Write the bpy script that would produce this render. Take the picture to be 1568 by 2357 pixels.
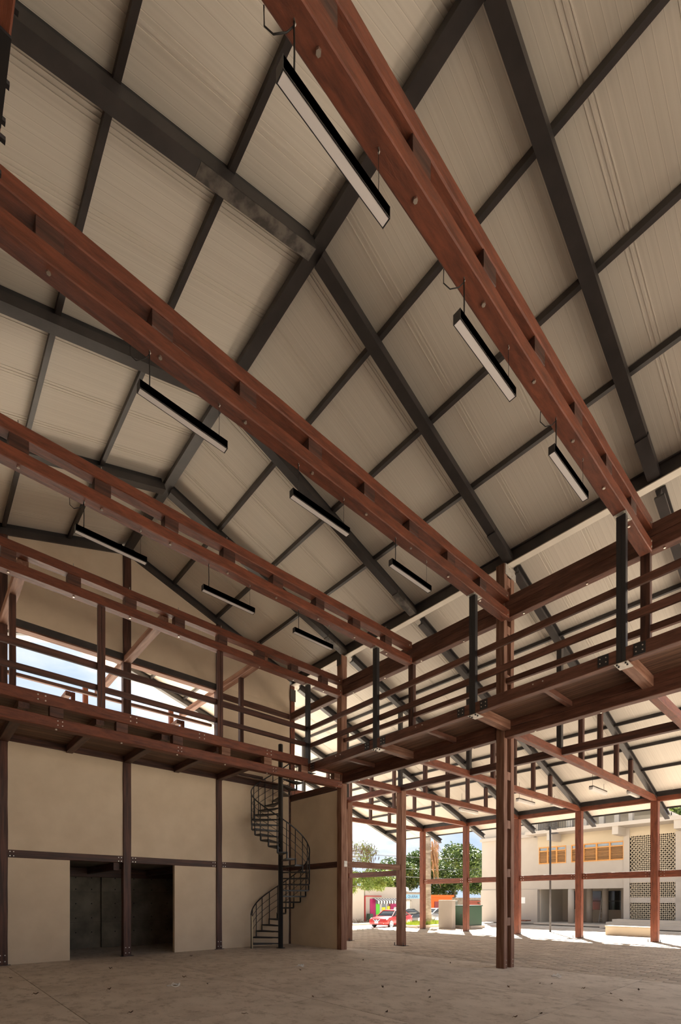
import bpy, bmesh, math, random
from mathutils import Vector, Matrix
random.seed(7)
for o in list(bpy.data.objects): bpy.data.objects.remove(o)
scene = bpy.context.scene
COL = scene.collection
# ------------------------------------------------------------------ camera
FPX, CXP, HORV, CAMH = 1103.0, 784.0, 2070.0, 1.7
YAW = math.atan(992.0/1103.0)
cam_d = bpy.data.cameras.new('camera'); cam = bpy.data.objects.new('camera', cam_d); COL.objects.link(cam)
cam_d.sensor_fit = 'VERTICAL'; cam_d.sensor_height = 36.0
cam_d.lens = FPX*36.0/2357.0
cam_d.shift_y = (HORV-2357/2.0)/2357.0
cam_d.clip_end = 600
cam.location = (0, 0, CAMH); cam.rotation_euler = (math.pi/2, 0, -YAW)
scene.camera = cam
# ------------------------------------------------------------------ sky, sun, exposure
SUN_EL = math.radians(51)
SUN_DIR = Vector((0.81*math.cos(SUN_EL), 0.585*math.cos(SUN_EL), math.sin(SUN_EL))).normalized()
SUN_E, SKY_E, EXPO = 11.0, 0.42, 1.6
w = bpy.data.worlds.new('world'); scene.world = w; w.use_nodes = True
nt = w.node_tree; nt.nodes.clear()
def N(nt, t, **k):
    n = nt.nodes.new(t)
    for a, b in k.items():
        if a.startswith('i_'):
            n.inputs[a[2:].replace('_', ' ')].default_value = b
        else: setattr(n, a, b)
    return n
def ramp(nt, stops, interp='LINEAR'):
    r = nt.nodes.new('ShaderNodeValToRGB'); e = r.color_ramp.elements; r.color_ramp.interpolation = interp
    while len(e) < len(stops): e.new(0.5)
    for q, (p, c) in zip(e, stops):
        q.position = p; q.color = c if len(c) == 4 else (*c, 1)
    return r
tc = N(nt, 'ShaderNodeTexCoord'); mp = N(nt, 'ShaderNodeMapping'); mp.inputs['Scale'].default_value = (1.2, 1.2, 3.2)
ns = N(nt, 'ShaderNodeTexNoise'); ns.inputs['Scale'].default_value = 2.6; ns.inputs['Detail'].default_value = 7; ns.inputs['Roughness'].default_value = 0.58
rp = ramp(nt, [(0.38, (0.52, 0.64, 0.84)), (0.5, (0.70, 0.77, 0.88)), (0.6, (1.0, 1.0, 1.0))])
bg = N(nt, 'ShaderNodeBackground'); bg.inputs['Strength'].default_value = SKY_E
ow = N(nt, 'ShaderNodeOutputWorld')
nt.links.new(tc.outputs['Generated'], mp.inputs['Vector']); nt.links.new(mp.outputs['Vector'], ns.inputs['Vector'])
nt.links.new(ns.outputs['Fac'], rp.inputs['Fac']); nt.links.new(rp.outputs['Color'], bg.inputs['Color']); nt.links.new(bg.outputs['Background'], ow.inputs['Surface'])
sd = bpy.data.lights.new('sun', 'SUN'); sd.energy = SUN_E; sd.angle = math.radians(0.6); sd.color = (1.0, 0.95, 0.87)
so = bpy.data.objects.new('sun', sd); COL.objects.link(so); so.location = (30, 25, 40)
so.rotation_euler = SUN_DIR.to_track_quat('Z', 'Y').to_euler()
vs = scene.view_settings; vs.view_transform = 'Standard'; vs.look = 'None'; vs.exposure = EXPO; vs.gamma = 1.0; vs.use_curve_mapping = False

# ------------------------------------------------------------------ materials
MATS = {}
def mat(name, col, rough=0.7, metal=0.0, noise=None, bump=0.0, spec=0.4, col2=None, scale=(1, 1, 1), det=6, rnd=0.0, emit=None, lo=0.35, hi=0.7, nrough=0.55):
    m = bpy.data.materials.new(name); m.use_nodes = True; t = m.node_tree
    b = t.nodes['Principled BSDF']; b.inputs['Roughness'].default_value = rough; b.inputs['Metallic'].default_value = metal
    b.inputs['Specular IOR Level'].default_value = spec
    b.inputs['Base Color'].default_value = (*col, 1)
    last = None
    if noise:
        c = N(t, 'ShaderNodeTexCoord'); mpn = N(t, 'ShaderNodeMapping'); mpn.inputs['Scale'].default_value = scale
        n = N(t, 'ShaderNodeTexNoise'); n.inputs['Scale'].default_value = noise; n.inputs['Detail'].default_value = det; n.inputs['Roughness'].default_value = nrough
        t.links.new(c.outputs['Object'], mpn.inputs['Vector']); t.links.new(mpn.outputs['Vector'], n.inputs['Vector'])
        r = ramp(t, [(lo, col2 or tuple(x*0.6 for x in col)), (hi, col)])
        t.links.new(n.outputs['Fac'], r.inputs['Fac']); last = r.outputs['Color']
        if bump:
            bp = N(t, 'ShaderNodeBump'); bp.inputs['Strength'].default_value = bump; bp.inputs['Distance'].default_value = 0.02
            t.links.new(n.outputs['Fac'], bp.inputs['Height']); t.links.new(bp.outputs['Normal'], b.inputs['Normal'])
    if rnd:
        oi = N(t, 'ShaderNodeObjectInfo'); mr = N(t, 'ShaderNodeMapRange'); mr.inputs['To Min'].default_value = 1-rnd; mr.inputs['To Max'].default_value = 1+rnd
        t.links.new(oi.outputs['Random'], mr.inputs['Value'])
        hs = N(t, 'ShaderNodeHueSaturation'); t.links.new(mr.outputs['Result'], hs.inputs['Value'])
        if last: t.links.new(last, hs.inputs['Color'])
        else: hs.inputs['Color'].default_value = (*col, 1)
        last = hs.outputs['Color']
    if last: t.links.new(last, b.inputs['Base Color'])
    if emit:
        b.inputs['Emission Color'].default_value = (*emit[0], 1); b.inputs['Emission Strength'].default_value = emit[1]
    MATS[name] = m
    return m
mat('timber', (0.235, 0.07, 0.035), 0.48, noise=2.6, col2=(0.10, 0.031, 0.017), scale=(0.9, 5, 5), det=10, nrough=0.68, bump=0.6, rnd=0.16, spec=0.35)
mat('timber_weathered', (0.30, 0.165, 0.115), 0.6, noise=2.4, col2=(0.15, 0.065, 0.038), scale=(0.5, 7, 7), bump=0.4, rnd=0.15, spec=0.3)
mat('timber_dark', (0.125, 0.052, 0.036), 0.48, noise=2.2, col2=(0.045, 0.022, 0.017), scale=(0.5, 7, 7), bump=0.35, rnd=0.15, spec=0.35)
mat('timber_shaded', (0.20, 0.088, 0.058), 0.5, noise=2.4, col2=(0.085, 0.036, 0.025), scale=(0.8, 6, 6), bump=0.5, det=9, nrough=0.65, rnd=0.15, spec=0.3)  # darker copy of timber, shade of the side faces put into its colour
mat('plank_wood', (0.22, 0.115, 0.07), 0.6, noise=2.4, col2=(0.09, 0.045, 0.03), scale=(0.4, 9, 9), bump=0.3, rnd=0.25)
mat('steel', (0.052, 0.045, 0.043), 0.38, noise=3, col2=(0.034, 0.03, 0.029), rnd=0.12, spec=0.5)
mat('steel_worn', (0.17, 0.15, 0.13), 0.5, metal=0.3, noise=4, col2=(0.06, 0.053, 0.048), lo=0.42, hi=0.6)
mat('steel_pale', (0.62, 0.58, 0.52), 0.42, metal=0.5, noise=8, col2=(0.42, 0.39, 0.35))  # pale steel; on hanger plates the paleness is light put in
mat("flange_pale", (0.72, 0.66, 0.57), 0.5, noise=2, col2=(0.64, 0.585, 0.50))  # pale flange colour, raised for strong light from outside
mat('bolt_steel', (0.75, 0.70, 0.62), 0.3, metal=0.9)
mat('black_paint', (0.022, 0.022, 0.024), 0.38, spec=0.5)  # also on rafter and ridge webs, where it stands for recess shade
mat('diffuser', (0.83, 0.79, 0.78), 0.5)
mat('cable', (0.03, 0.028, 0.026), 0.6)
mat('wall_plaster', (0.76, 0.63, 0.475), 0.85, noise=1.3, col2=(0.68, 0.555, 0.41), scale=(1, 1, 1), bump=0.06, det=9, lo=0.3, hi=0.65)
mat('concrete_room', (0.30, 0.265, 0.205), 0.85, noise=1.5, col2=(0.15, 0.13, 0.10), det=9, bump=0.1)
mat('grout', (0.16, 0.135, 0.11), 0.95)
mat('stone_base', (0.60, 0.53, 0.45), 0.9, noise=0.6, col2=(0.52, 0.46, 0.385), det=8)
mat('asphalt', (0.62, 0.58, 0.53), 0.95, noise=1.2, col2=(0.50, 0.47, 0.43), det=8)
mat('white_render', (0.44, 0.395, 0.345), 0.85, noise=0.7, col2=(0.405, 0.36, 0.31), det=8)
mat('cream_render', (0.50, 0.425, 0.315), 0.85, noise=0.8, col2=(0.46, 0.39, 0.285), det=6)
mat('beige_render', (0.56, 0.50, 0.42), 0.85, noise=0.6, col2=(0.50, 0.45, 0.37))
mat('shade_room', (0.12, 0.10, 0.08), 0.9)  # dark colour that puts shade into the white building's interior
mat('dark_glass', (0.03, 0.033, 0.035), 0.12, spec=0.6)
mat('orange_wood', (0.66, 0.32, 0.09), 0.55, noise=3, col2=(0.5, 0.23, 0.06), scale=(0.4, 5, 5))
mat('louver_wood', (0.50, 0.28, 0.12), 0.55, rnd=0.2)
mat('window_blue', (0.20, 0.25, 0.30), 0.2, spec=0.6)
mat('iron', (0.08, 0.075, 0.07), 0.5)
mat('leaf_dark', (0.15, 0.22, 0.04), 0.45, noise=1.6, col2=(0.035, 0.07, 0.014), lo=0.42, hi=0.62, spec=0.5)
mat('leaf_light', (0.36, 0.42, 0.09), 0.55, noise=1.2, col2=(0.16, 0.25, 0.05))
mat('pod_brown', (0.17, 0.105, 0.06), 0.7)
mat('bark', (0.30, 0.25, 0.19), 0.9, noise=3, col2=(0.17, 0.135, 0.10), bump=0.4)
mat('palm_bark', (0.58, 0.50, 0.40), 0.9, noise=2.2, col2=(0.30, 0.24, 0.18), scale=(1, 1, 3.0), bump=0.4)
mat('dead_frond', (0.62, 0.40, 0.24), 0.8, noise=4, col2=(0.42, 0.25, 0.14))
mat('grass', (0.50, 0.56, 0.10), 0.8, noise=2, col2=(0.28, 0.36, 0.06))
mat('car_red', (0.34, 0.018, 0.016), 0.25, spec=0.6)
mat('car_grey', (0.32, 0.31, 0.30), 0.25, metal=0.5, spec=0.6)
mat('car_black', (0.03, 0.03, 0.032), 0.2, spec=0.6)
mat('tyre', (0.025, 0.025, 0.025), 0.8)
mat('chrome', (0.75, 0.75, 0.76), 0.22, metal=0.9)
mat('lamp_glass', (0.85, 0.87, 0.9), 0.15)
mat('plate_white', (0.8, 0.8, 0.78), 0.5)
mat('pink_paint', (0.42, 0.02, 0.13), 0.6)
mat('red_paint', (0.36, 0.03, 0.025), 0.6)
mat('maroon_paint', (0.22, 0.03, 0.03), 0.6)
mat('green_poster', (0.16, 0.75, 0.06), 0.6)
mat('yellow_poster', (0.85, 0.82, 0.05), 0.6)
mat('blue_sign', (0.22, 0.45, 0.66), 0.6, noise=2, col2=(0.32, 0.55, 0.74))
mat('sign_ink', (0.06, 0.07, 0.10), 0.6)
mat('orange_render', (0.62, 0.12, 0.015), 0.8)
mat('brick_red', (0.42, 0.13, 0.10), 0.85)
mat('transformer_green', (0.055, 0.10, 0.068), 0.45)
mat('tank_grey', (0.72, 0.71, 0.69), 0.6)
mat('dry_leaf', (0.11, 0.065, 0.035), 0.8, rnd=0.4)
mat('plastic_clear', (0.86, 0.84, 0.8), 0.2)
mat('twigs', (0.20, 0.15, 0.10), 0.9)
mat('stanchion', (0.62, 0.53, 0.36), 0.45)

def panel_material():
    m = bpy.data.materials.new('roof_panel_paint'); m.use_nodes = True; t = m.node_tree; b = t.nodes['Principled BSDF']
    b.inputs['Roughness'].default_value = 0.48; b.inputs['Specular IOR Level'].default_value = 0.35
    c = N(t, 'ShaderNodeTexCoord'); sx = N(t, 'ShaderNodeSeparateXYZ'); t.links.new(c.outputs['Object'], sx.inputs['Vector'])
    mu = N(t, 'ShaderNodeMath', operation='MULTIPLY'); mu.inputs[1].default_value = 1/0.125; t.links.new(sx.outputs['Y'], mu.inputs[0])
    fr = N(t, 'ShaderNodeMath', operation='FRACT'); t.links.new(mu.outputs[0], fr.inputs[0])
    line = ramp(t, [(0.0, (0, 0, 0)), (0.47, (0, 0, 0)), (0.49, (1, 1, 1)), (0.515, (1, 1, 1)), (0.535, (0, 0, 0)), (1.0, (0, 0, 0))]); t.links.new(fr.outputs[0], line.inputs['Fac'])
    mpn = N(t, 'ShaderNodeMapping'); mpn.inputs['Scale'].default_value = (0.25, 22, 1); t.links.new(c.outputs['Object'], mpn.inputs['Vector'])
    n = N(t, 'ShaderNodeTexNoise'); n.inputs['Scale'].default_value = 1.0; n.inputs['Detail'].default_value = 4; t.links.new(mpn.outputs['Vector'], n.inputs['Vector'])
    r = ramp(t, [(0.3, (0.66, 0.605, 0.525)), (0.7, (0.73, 0.675, 0.59))]); t.links.new(n.outputs['Fac'], r.inputs['Fac'])
    mx = N(t, 'ShaderNodeMixRGB'); mx.inputs['Color2'].default_value = (0.86, 0.79, 0.69, 1)
    mf = N(t, 'ShaderNodeMath', operation='MULTIPLY'); mf.inputs[1].default_value = 0.6; t.links.new(line.outputs['Color'], mf.inputs[0]); t.links.new(mf.outputs[0], mx.inputs['Fac'])
    dk = ramp(t, [(0.0, (1, 1, 1)), (0.535, (1, 1, 1)), (0.55, (0.82, 0.81, 0.80)), (0.58, (0.82, 0.81, 0.80)), (0.6, (1, 1, 1)), (1.0, (1, 1, 1))]); t.links.new(fr.outputs[0], dk.inputs['Fac'])
    mm = N(t, 'ShaderNodeMixRGB', blend_type='MULTIPLY'); mm.inputs['Fac'].default_value = 1.0; t.links.new(r.outputs['Color'], mm.inputs['Color1']); t.links.new(dk.outputs['Color'], mm.inputs['Color2'])
    t.links.new(mm.outputs['Color'], mx.inputs['Color1']); t.links.new(mx.outputs['Color'], b.inputs['Base Color'])
    bp = N(t, 'ShaderNodeBump'); bp.inputs['Strength'].default_value = 0.1; bp.inputs['Distance'].default_value = 0.01
    t.links.new(line.outputs['Color'], bp.inputs['Height']); t.links.new(bp.outputs['Normal'], b.inputs['Normal'])
    MATS['roof_panel_paint'] = m
panel_material()
def floor_material(name, base, dark, light, stain):
    m = bpy.data.materials.new(name); m.use_nodes = True; t = m.node_tree; b = t.nodes['Principled BSDF']
    b.inputs['Roughness'].default_value = 0.72; b.inputs['Specular IOR Level'].default_value = 0.3
    c = N(t, 'ShaderNodeTexCoord')
    n = N(t, 'ShaderNodeTexNoise'); n.inputs['Scale'].default_value = 0.9; n.inputs['Detail'].default_value = 9; n.inputs['Roughness'].default_value = 0.68; t.links.new(c.outputs['Object'], n.inputs['Vector'])
    r = ramp(t, [(0.32, dark), (0.5, base), (0.7, light)]); t.links.new(n.outputs['Fac'], r.inputs['Fac'])
    mpn = N(t, 'ShaderNodeMapping'); mpn.inputs['Scale'].default_value = (1.5, 1.0, 1); mpn.inputs['Rotation'].default_value = (0, 0, 0.7); t.links.new(c.outputs['Object'], mpn.inputs['Vector'])
    n2 = N(t, 'ShaderNodeTexNoise'); n2.inputs['Scale'].default_value = 3.2; n2.inputs['Detail'].default_value = 12; n2.inputs['Roughness'].default_value = 0.8; t.links.new(mpn.outputs['Vector'], n2.inputs['Vector'])
    r2 = ramp(t, [(0.36, (1, 1, 1)), (0.49, (0, 0, 0))]); t.links.new(n2.outputs['Fac'], r2.inputs['Fac'])
    mx = N(t, 'ShaderNodeMixRGB'); mx.inputs['Color2'].default_value = (*stain, 1)
    mf = N(t, 'ShaderNodeMath', operation='MULTIPLY'); mf.inputs[1].default_value = 0.75; t.links.new(r2.outputs['Color'], mf.inputs[0]); t.links.new(mf.outputs[0], mx.inputs['Fac'])
    t.links.new(r.outputs['Color'], mx.inputs['Color1']); t.links.new(mx.outputs['Color'], b.inputs['Base Color'])
    bp = N(t, 'ShaderNodeBump'); bp.inputs['Strength'].default_value = 0.12; bp.inputs['Distance'].default_value = 0.01
    t.links.new(n2.outputs['Fac'], bp.inputs['Height']); t.links.new(bp.outputs['Normal'], b.inputs['Normal'])
    MATS[name] = m
floor_material('concrete_floor', (0.66, 0.585, 0.505), (0.52, 0.455, 0.385), (0.74, 0.665, 0.58), (0.30, 0.245, 0.19))
mat('paver', (0.58, 0.50, 0.415), 0.9, noise=1.4, col2=(0.42, 0.355, 0.29), det=7, rnd=0.14, bump=0.1)

# ------------------------------------------------------------------ helpers
def link(o): COL.objects.link(o); return o
def attach(o, parent):
    if parent is not None:
        o.parent = parent; o.matrix_parent_inverse = parent.matrix_basis.inverted()
def tag(o, label=None, cat=None, group=None, kind=None):
    if label: o['label'] = label
    if cat: o['category'] = cat
    if group: o['group'] = group
    if kind: o['kind'] = kind
    return o
def thing(name, label, cat, loc=(0, 0, 0), group=None, kind=None):
    o = bpy.data.objects.new(name, None); o.empty_display_size = 0.2; link(o); o.location = loc
    o.matrix_basis = Matrix.Translation(Vector(loc))
    return tag(o, label, cat, group, kind)
def setting(name, loc=(0, 0, 0), label=None):
    o = bpy.data.objects.new(name, None); link(o); o.matrix_basis = Matrix.Translation(Vector(loc)); o['kind'] = 'structure'
    if label: o['label'] = label
    return o
def obj(name, me, m, parent=None, M=None):
    if m and not me.materials: me.materials.append(MATS[m])
    o = bpy.data.objects.new(name, me); link(o)
    if M is not None: o.matrix_basis = M
    attach(o, parent)
    return o
def mesh(name, verts, faces, smooth=False):
    me = bpy.data.meshes.new(name); me.from_pydata(verts, [], faces); me.update()
    if smooth:
        for p in me.polygons: p.use_smooth = True
    return me
CACHE = {}
BOXF = [(0, 3, 2, 1), (4, 5, 6, 7), (0, 1, 5, 4), (1, 2, 6, 5), (2, 3, 7, 6), (3, 0, 4, 7)]
def boxmesh(sx, sy, sz, m, bev=0.0):
    key = ('b', round(sx, 4), round(sy, 4), round(sz, 4), m, bev)
    if key in CACHE: return CACHE[key]
    a, b, c = sx/2, sy/2, sz/2
    v = [(-a, -b, -c), (a, -b, -c), (a, b, -c), (-a, b, -c), (-a, -b, c), (a, -b, c), (a, b, c), (-a, b, c)]
    me = mesh('box', v, BOXF)
    if bev:
        bm = bmesh.new(); bm.from_mesh(me); bmesh.ops.bevel(bm, geom=bm.edges[:], offset=bev, segments=1, affect='EDGES'); bm.to_mesh(me); bm.free()
    me.materials.append(MATS[m]); CACHE[key] = me
    return me
def box(name, x0, x1, y0, y1, z0, z1, m, parent=None, bev=0.0):
    me = boxmesh(abs(x1-x0), abs(y1-y0), abs(z1-z0), m, bev)
    return obj(name, me, None, parent, Matrix.Translation(((x0+x1)/2, (y0+y1)/2, (z0+z1)/2)))
def frame_x(d, up=Vector((0, 0, 1))):
    x = d.normalized(); 
    if abs(x.dot(up)) > 0.999: up = Vector((0, 1, 0))
    y = up.cross(x).normalized(); z = x.cross(y)
    return Matrix((x, y, z)).transposed().to_4x4()
def timber_mesh(L, wd, ht, m, seed):
    key = ('t', round(L, 3), round(wd, 4), round(ht, 4), m, seed % 3)
    if key in CACHE: return CACHE[key]
    rr = random.Random(seed*17+int(L*100)); n = max(2, min(16, int(L/0.7)+1)); c = min(wd, ht)*0.06
    a, b = wd/2, ht/2
    prof = [(-a+c, -b), (a-c, -b), (a, -b+c), (a, b-c), (a-c, b), (-a+c, b), (-a, b-c), (-a, -b+c)]
    v, f = [], []
    j = min(0.006, 0.03*min(wd, ht))
    for i in range(n+1):
        x = -L/2+L*i/n; oy = rr.uniform(-j, j); oz = rr.uniform(-j, j)
        for (py, pz) in prof: v.append((x, py+oy+rr.uniform(-j, j)*0.5, pz+oz+rr.uniform(-j, j)*0.5))
    for i in range(n):
        for k in range(8):
            q = (k+1) % 8; f.append((i*8+k, i*8+q, (i+1)*8+q, (i+1)*8+k))
    f.append(tuple(range(7, -1, -1))); f.append(tuple(n*8+k for k in range(8)))
    me = mesh('timber', v, f); me.materials.append(MATS[m]); CACHE[key] = me
    return me
SEED = [0]
def timber(name, p0, p1, wd, ht, m='timber', parent=None, up=Vector((0, 0, 1))):
    """squared timber along p0-p1; wd across (horizontal), ht along up"""
    p0, p1 = Vector(p0), Vector(p1); d = p1-p0; SEED[0] += 1
    me = timber_mesh(d.length, wd, ht, m, SEED[0])
    return obj(name, me, None, parent, Matrix.Translation((p0+p1)/2) @ frame_x(d, up))
def bar(name, p0, p1, wd, ht, m, parent=None, up=Vector((0, 0, 1)), bev=0.0):
    p0, p1 = Vector(p0), Vector(p1); d = p1-p0
    me = boxmesh(d.length, wd, ht, m, bev)
    return obj(name, me, None, parent, Matrix.Translation((p0+p1)/2) @ frame_x(d, up))
def prof_mesh(prof, L, m):
    """closed profile (y,z) extruded along local x, list of separate convex loops allowed"""
    v, f = [], []
    for lp in prof:
        b = len(v); n = len(lp)
        for x in (-L/2, L/2):
            for (y, z) in lp: v.append((x, y, z))
        for k in range(n):
            q = (k+1) % n; f.append((b+k, b+q, b+n+q, b+n+k))
        f.append(tuple(b+k for k in range(n-1, -1, -1))); f.append(tuple(b+n+k for k in range(n)))
    me = mesh('profile', v, f); me.materials.append(MATS[m])
    return me
def rect(y0, y1, z0, z1): return [(y0, z0), (y1, z0), (y1, z1), (y0, z1)]
def section(name, p0, p1, loops, m, parent=None):
    p0, p1 = Vector(p0), Vector(p1); d = p1-p0
    return obj(name, prof_mesh(loops, d.length, m), None, parent, Matrix.Translation((p0+p1)/2) @ frame_x(d))
def lathe(name, prof, m, loc, parent=None, n=12, smooth=True):
    v, f = [], []
    for (r, z) in prof:
        for k in range(n): v.append((r*math.cos(2*math.pi*k/n), r*math.sin(2*math.pi*k/n), z))
    for i in range(len(prof)-1):
        for k in range(n):
            q = (k+1) % n; f.append((i*n+k, i*n+q, (i+1)*n+q, (i+1)*n+k))
    f.append(tuple(range(n-1, -1, -1))); f.append(tuple((len(prof)-1)*n+k for k in range(n)))
    return obj(name, mesh(name, v, f, smooth), m, parent, Matrix.Translation(loc))
def tube_geo(pts, r, n=6):
    v, f = [], []
    for i, p in enumerate(pts):
        a = Vector(pts[max(0, i-1)]); b = Vector(pts[min(len(pts)-1, i+1)])
        Mx = frame_x((b-a) if (b-a).length > 1e-6 else Vector((1, 0, 0)))
        rad = r[i] if isinstance(r, (list, tuple)) else r
        for k in range(n):
            q = Mx @ Vector((0, rad*math.cos(2*math.pi*k/n), rad*math.sin(2*math.pi*k/n))) + Vector(p); v.append(tuple(q))
    for i in range(len(pts)-1):
        for k in range(n):
            q = (k+1) % n; f.append((i*n+k, i*n+q, (i+1)*n+q, (i+1)*n+k))
    f.append(tuple(range(n-1, -1, -1))); f.append(tuple((len(pts)-1)*n+k for k in range(n)))
    return v, f
def tube(name, pts, r, m, parent=None, n=6):
    v, f = tube_geo(pts, r, n)
    return obj(name, mesh(name, v, f, True), m, parent)
def multi(name, geos, m, parent=None, smooth=False):
    v, f = [], []
    for gv, gf in geos:
        b = len(v); v += gv; f += [tuple(b+i for i in q) for q in gf]
    return obj(name, mesh(name, v, f, smooth), m, parent)
def geo_box(x0, x1, y0, y1, z0, z1):
    return ([(x0, y0, z0), (x1, y0, z0), (x1, y1, z0), (x0, y1, z0), (x0, y0, z1), (x1, y0, z1), (x1, y1, z1), (x0, y1, z1)], BOXF)
def bolts(parent, pts, axis='z', r=0.028, h=0.02):
    key = ('bolt', r, h)
    if key not in CACHE:
        v, f = [], []
        for z in (0, h):
            for k in range(6): v.append((r*math.cos(k*math.pi/3), r*math.sin(k*math.pi/3), z))
        f = [tuple(range(5, -1, -1)), tuple(range(6, 12))]+[(k, (k+1) % 6, 6+(k+1) % 6, 6+k) for k in range(6)]
        me = mesh('bolt', v, f); me.materials.append(MATS['bolt_steel']); CACHE[key] = me
    for p in pts:
        R = {'z': Matrix.Rotation(math.pi, 4, 'X'), 'y': Matrix.Rotation(math.pi/2, 4, 'X'), 'x': Matrix.Rotation(-math.pi/2, 4, 'Y')}[axis]
        obj('bolt', CACHE[key], None, parent, Matrix.Translation(p) @ R)
ORD = ['first', 'second', 'third', 'fourth', 'fifth', 'sixth', 'seventh', 'eighth', 'ninth', 'tenth', 'eleventh', 'twelfth']

# ================================================================== main building setting
RX, RZ = 4.85, 12.02            # ridge line, underside of rafters at the ridge
SLR, SLL, SLA = 0.328, 0.311, 0.352
PANZ = 0.30                     # panel underside above rafter underside
EX, AX0, AX1 = 11.2, 11.2, 24.1 # main eave, aisle roof from / to
LX = -2.2
def zr(x):                      # rafter underside
    if x <= RX: return RZ-SLL*(RX-x)
    if x <= EX: return RZ-SLR*(x-RX)
    return RZ-SLR*(EX-RX)-SLA*(x-EX)
TIES = [0.0, 2.98, 5.97, 8.97, 11.97]
FRY = [-6, -3, 0, 2.9, 6, 9, 12, 15, 18, 21]

# floor slabs -------------------------------------------------------
fl = setting('floor')
xs = [-1.6, 1.83, 5.12, 8.35, 11.45]; ys = [-6.0, -3.1, 0.1, 3.25, 6.42, 9.6, 12.7, 14.98]
for i in range(4):
    for j in range(7):
        box('slab', xs[i]+0.007, xs[i+1]-0.007, ys[j]+0.007, ys[j+1]-0.007, -0.14, 0.0, 'concrete_floor', fl)
box('slab', 1.9, 8.2, 14.99, 18.6, -0.14, -0.002, 'concrete_floor', fl)
box('slab_bedding', -1.7, 11.44, -6.1, 18.7, -0.2, -0.06, 'tyre', fl)

# ground outside ----------------------------------------------------
gx = [-120, -30, -1.65, 11.46, 26, 60, 160]; gy = [-120, -40, -6, 8, 20, 23, 27, 30, 60, 160]
def gz(y): return -0.11 if y <= 20 else (-0.11-(y-20)*0.54/7 if y < 27 else -0.65)
gv = [(x, y, gz(y)) for y in gy for x in gx]; gf = []
for j in range(len(gy)-1):
    for i in range(len(gx)-1):
        a = j*len(gx)+i; gf.append((a, a+1, a+1+len(gx), a+len(gx)))
g = obj('ground', mesh('ground', gv, gf), 'stone_base'); g['kind'] = 'structure'
g['label'] = 'pale open ground around the hall'
# pavers
pv = setting('paved_plaza')
PL, PW, GAP = 0.40, 0.20, 0.018
cells = []
x = 11.47; r_ = 0
while x < 30.0:
    y = -5.0-(0.2 if r_ % 2 else 0)
    while y < 20.0:
        cells.append((x+PW/2, y+PL/2)); y += PL
    x += PW; r_ += 1
def seen(c):
    d = c[0]*math.sin(YAW)+c[1]*math.cos(YAW); q = c[0]*math.cos(YAW)-c[1]*math.sin(YAW)
    return d > 1 and abs(q/d) < 784/1103.0 and 1.75/d*FPX+HORV < 2370
vis = sorted([c for c in cells if seen(c)], key=lambda c: c[0]**2+c[1]**2)
near = set(vis[:300]); prnd = random.Random(3)
pm = boxmesh(PW-GAP, PL-GAP, 0.07, 'paver', 0.006)
rest = []
for c in cells:
    dz = prnd.uniform(-0.006, 0.004)
    if c in near:
        obj('paver', pm, None, pv, Matrix.Translation((c[0], c[1], -0.095+dz)) @ Matrix.Rotation(prnd.uniform(-0.008, 0.008), 4, 'Z'))
    else:
        a, b = (PW-GAP)/2, (PL-GAP)/2
        rest.append(geo_box(c[0]-a, c[0]+a, c[1]-b, c[1]+b, -0.13, -0.06+dz))
o = multi('pavers', rest, 'paver', pv); o['kind'] = 'stuff'
box('paver_bedding', 11.46, 30.0, -5.0, 20.0, -0.13, -0.085, 'grout', pv)

# roof panels -------------------------------------------------------
def panel_obj(name, x0, z0, x1, z1, y0, y1, parent):
    d = Vector((x1-x0, 0, z1-z0)); L = d.length; key = ('pan', round(L, 3), round(y1-y0, 3))
    if key not in CACHE:
        a, b = L/2, (y1-y0)/2; lp = 0.035; t = 0.05
        prof = [(-b, 0), (-b, 0.012), (-b+0.005, 0.0), (-b+lp, 0.0)]
        loops = [[(-b+0.002, -0.0), (b-0.002, -0.0), (b-0.002, t), (-b+0.002, t)], [(b-0.03, -0.007), (b+0.004, -0.007), (b+0.004, -0.001), (b-0.03, -0.001)], [(b-0.075, -0.005), (b-0.06, -0.005), (b-0.06, 0.001), (b-0.075, 0.001)], [(-b+0.05, -0.005), (-b+0.065, -0.005), (-b+0.065, 0.001), (-b+0.05, 0.001)]]
        CACHE[key] = prof_mesh(loops, L, 'roof_panel_paint')
    c = Vector(((x0+x1)/2, (y0+y1)/2, (z0+z1)/2))
    return obj(name, CACHE[key], None, parent, Matrix.Translation(c) @ frame_x(d))
ce = setting('ceiling', label='pale ribbed metal roof panels')
y = -6.6
k = 0
while y < 21.5:
    panel_obj('roof_panel', RX-0.02, zr(RX)+PANZ, LX, zr(LX)+PANZ, y, y+1.0, ce)
    panel_obj('roof_panel', RX+0.02, zr(RX)+PANZ, EX+0.55, zr(EX)+PANZ-SLR*0.55, y, y+1.0, ce)
    y += 1.0
ca = setting('ceiling_aisle', label='pale ribbed metal roof panels over the open side aisle')
y = 0.4  # roof starts here, out of view, to admit sun from the right
while y < 21.5:
    panel_obj('roof_panel', EX-0.02, zr(EX)+PANZ-0.06-SLA*-0.02, AX1, zr(AX1)+PANZ-0.05, y, y+1.0, ca)
    y += 1.0

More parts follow.
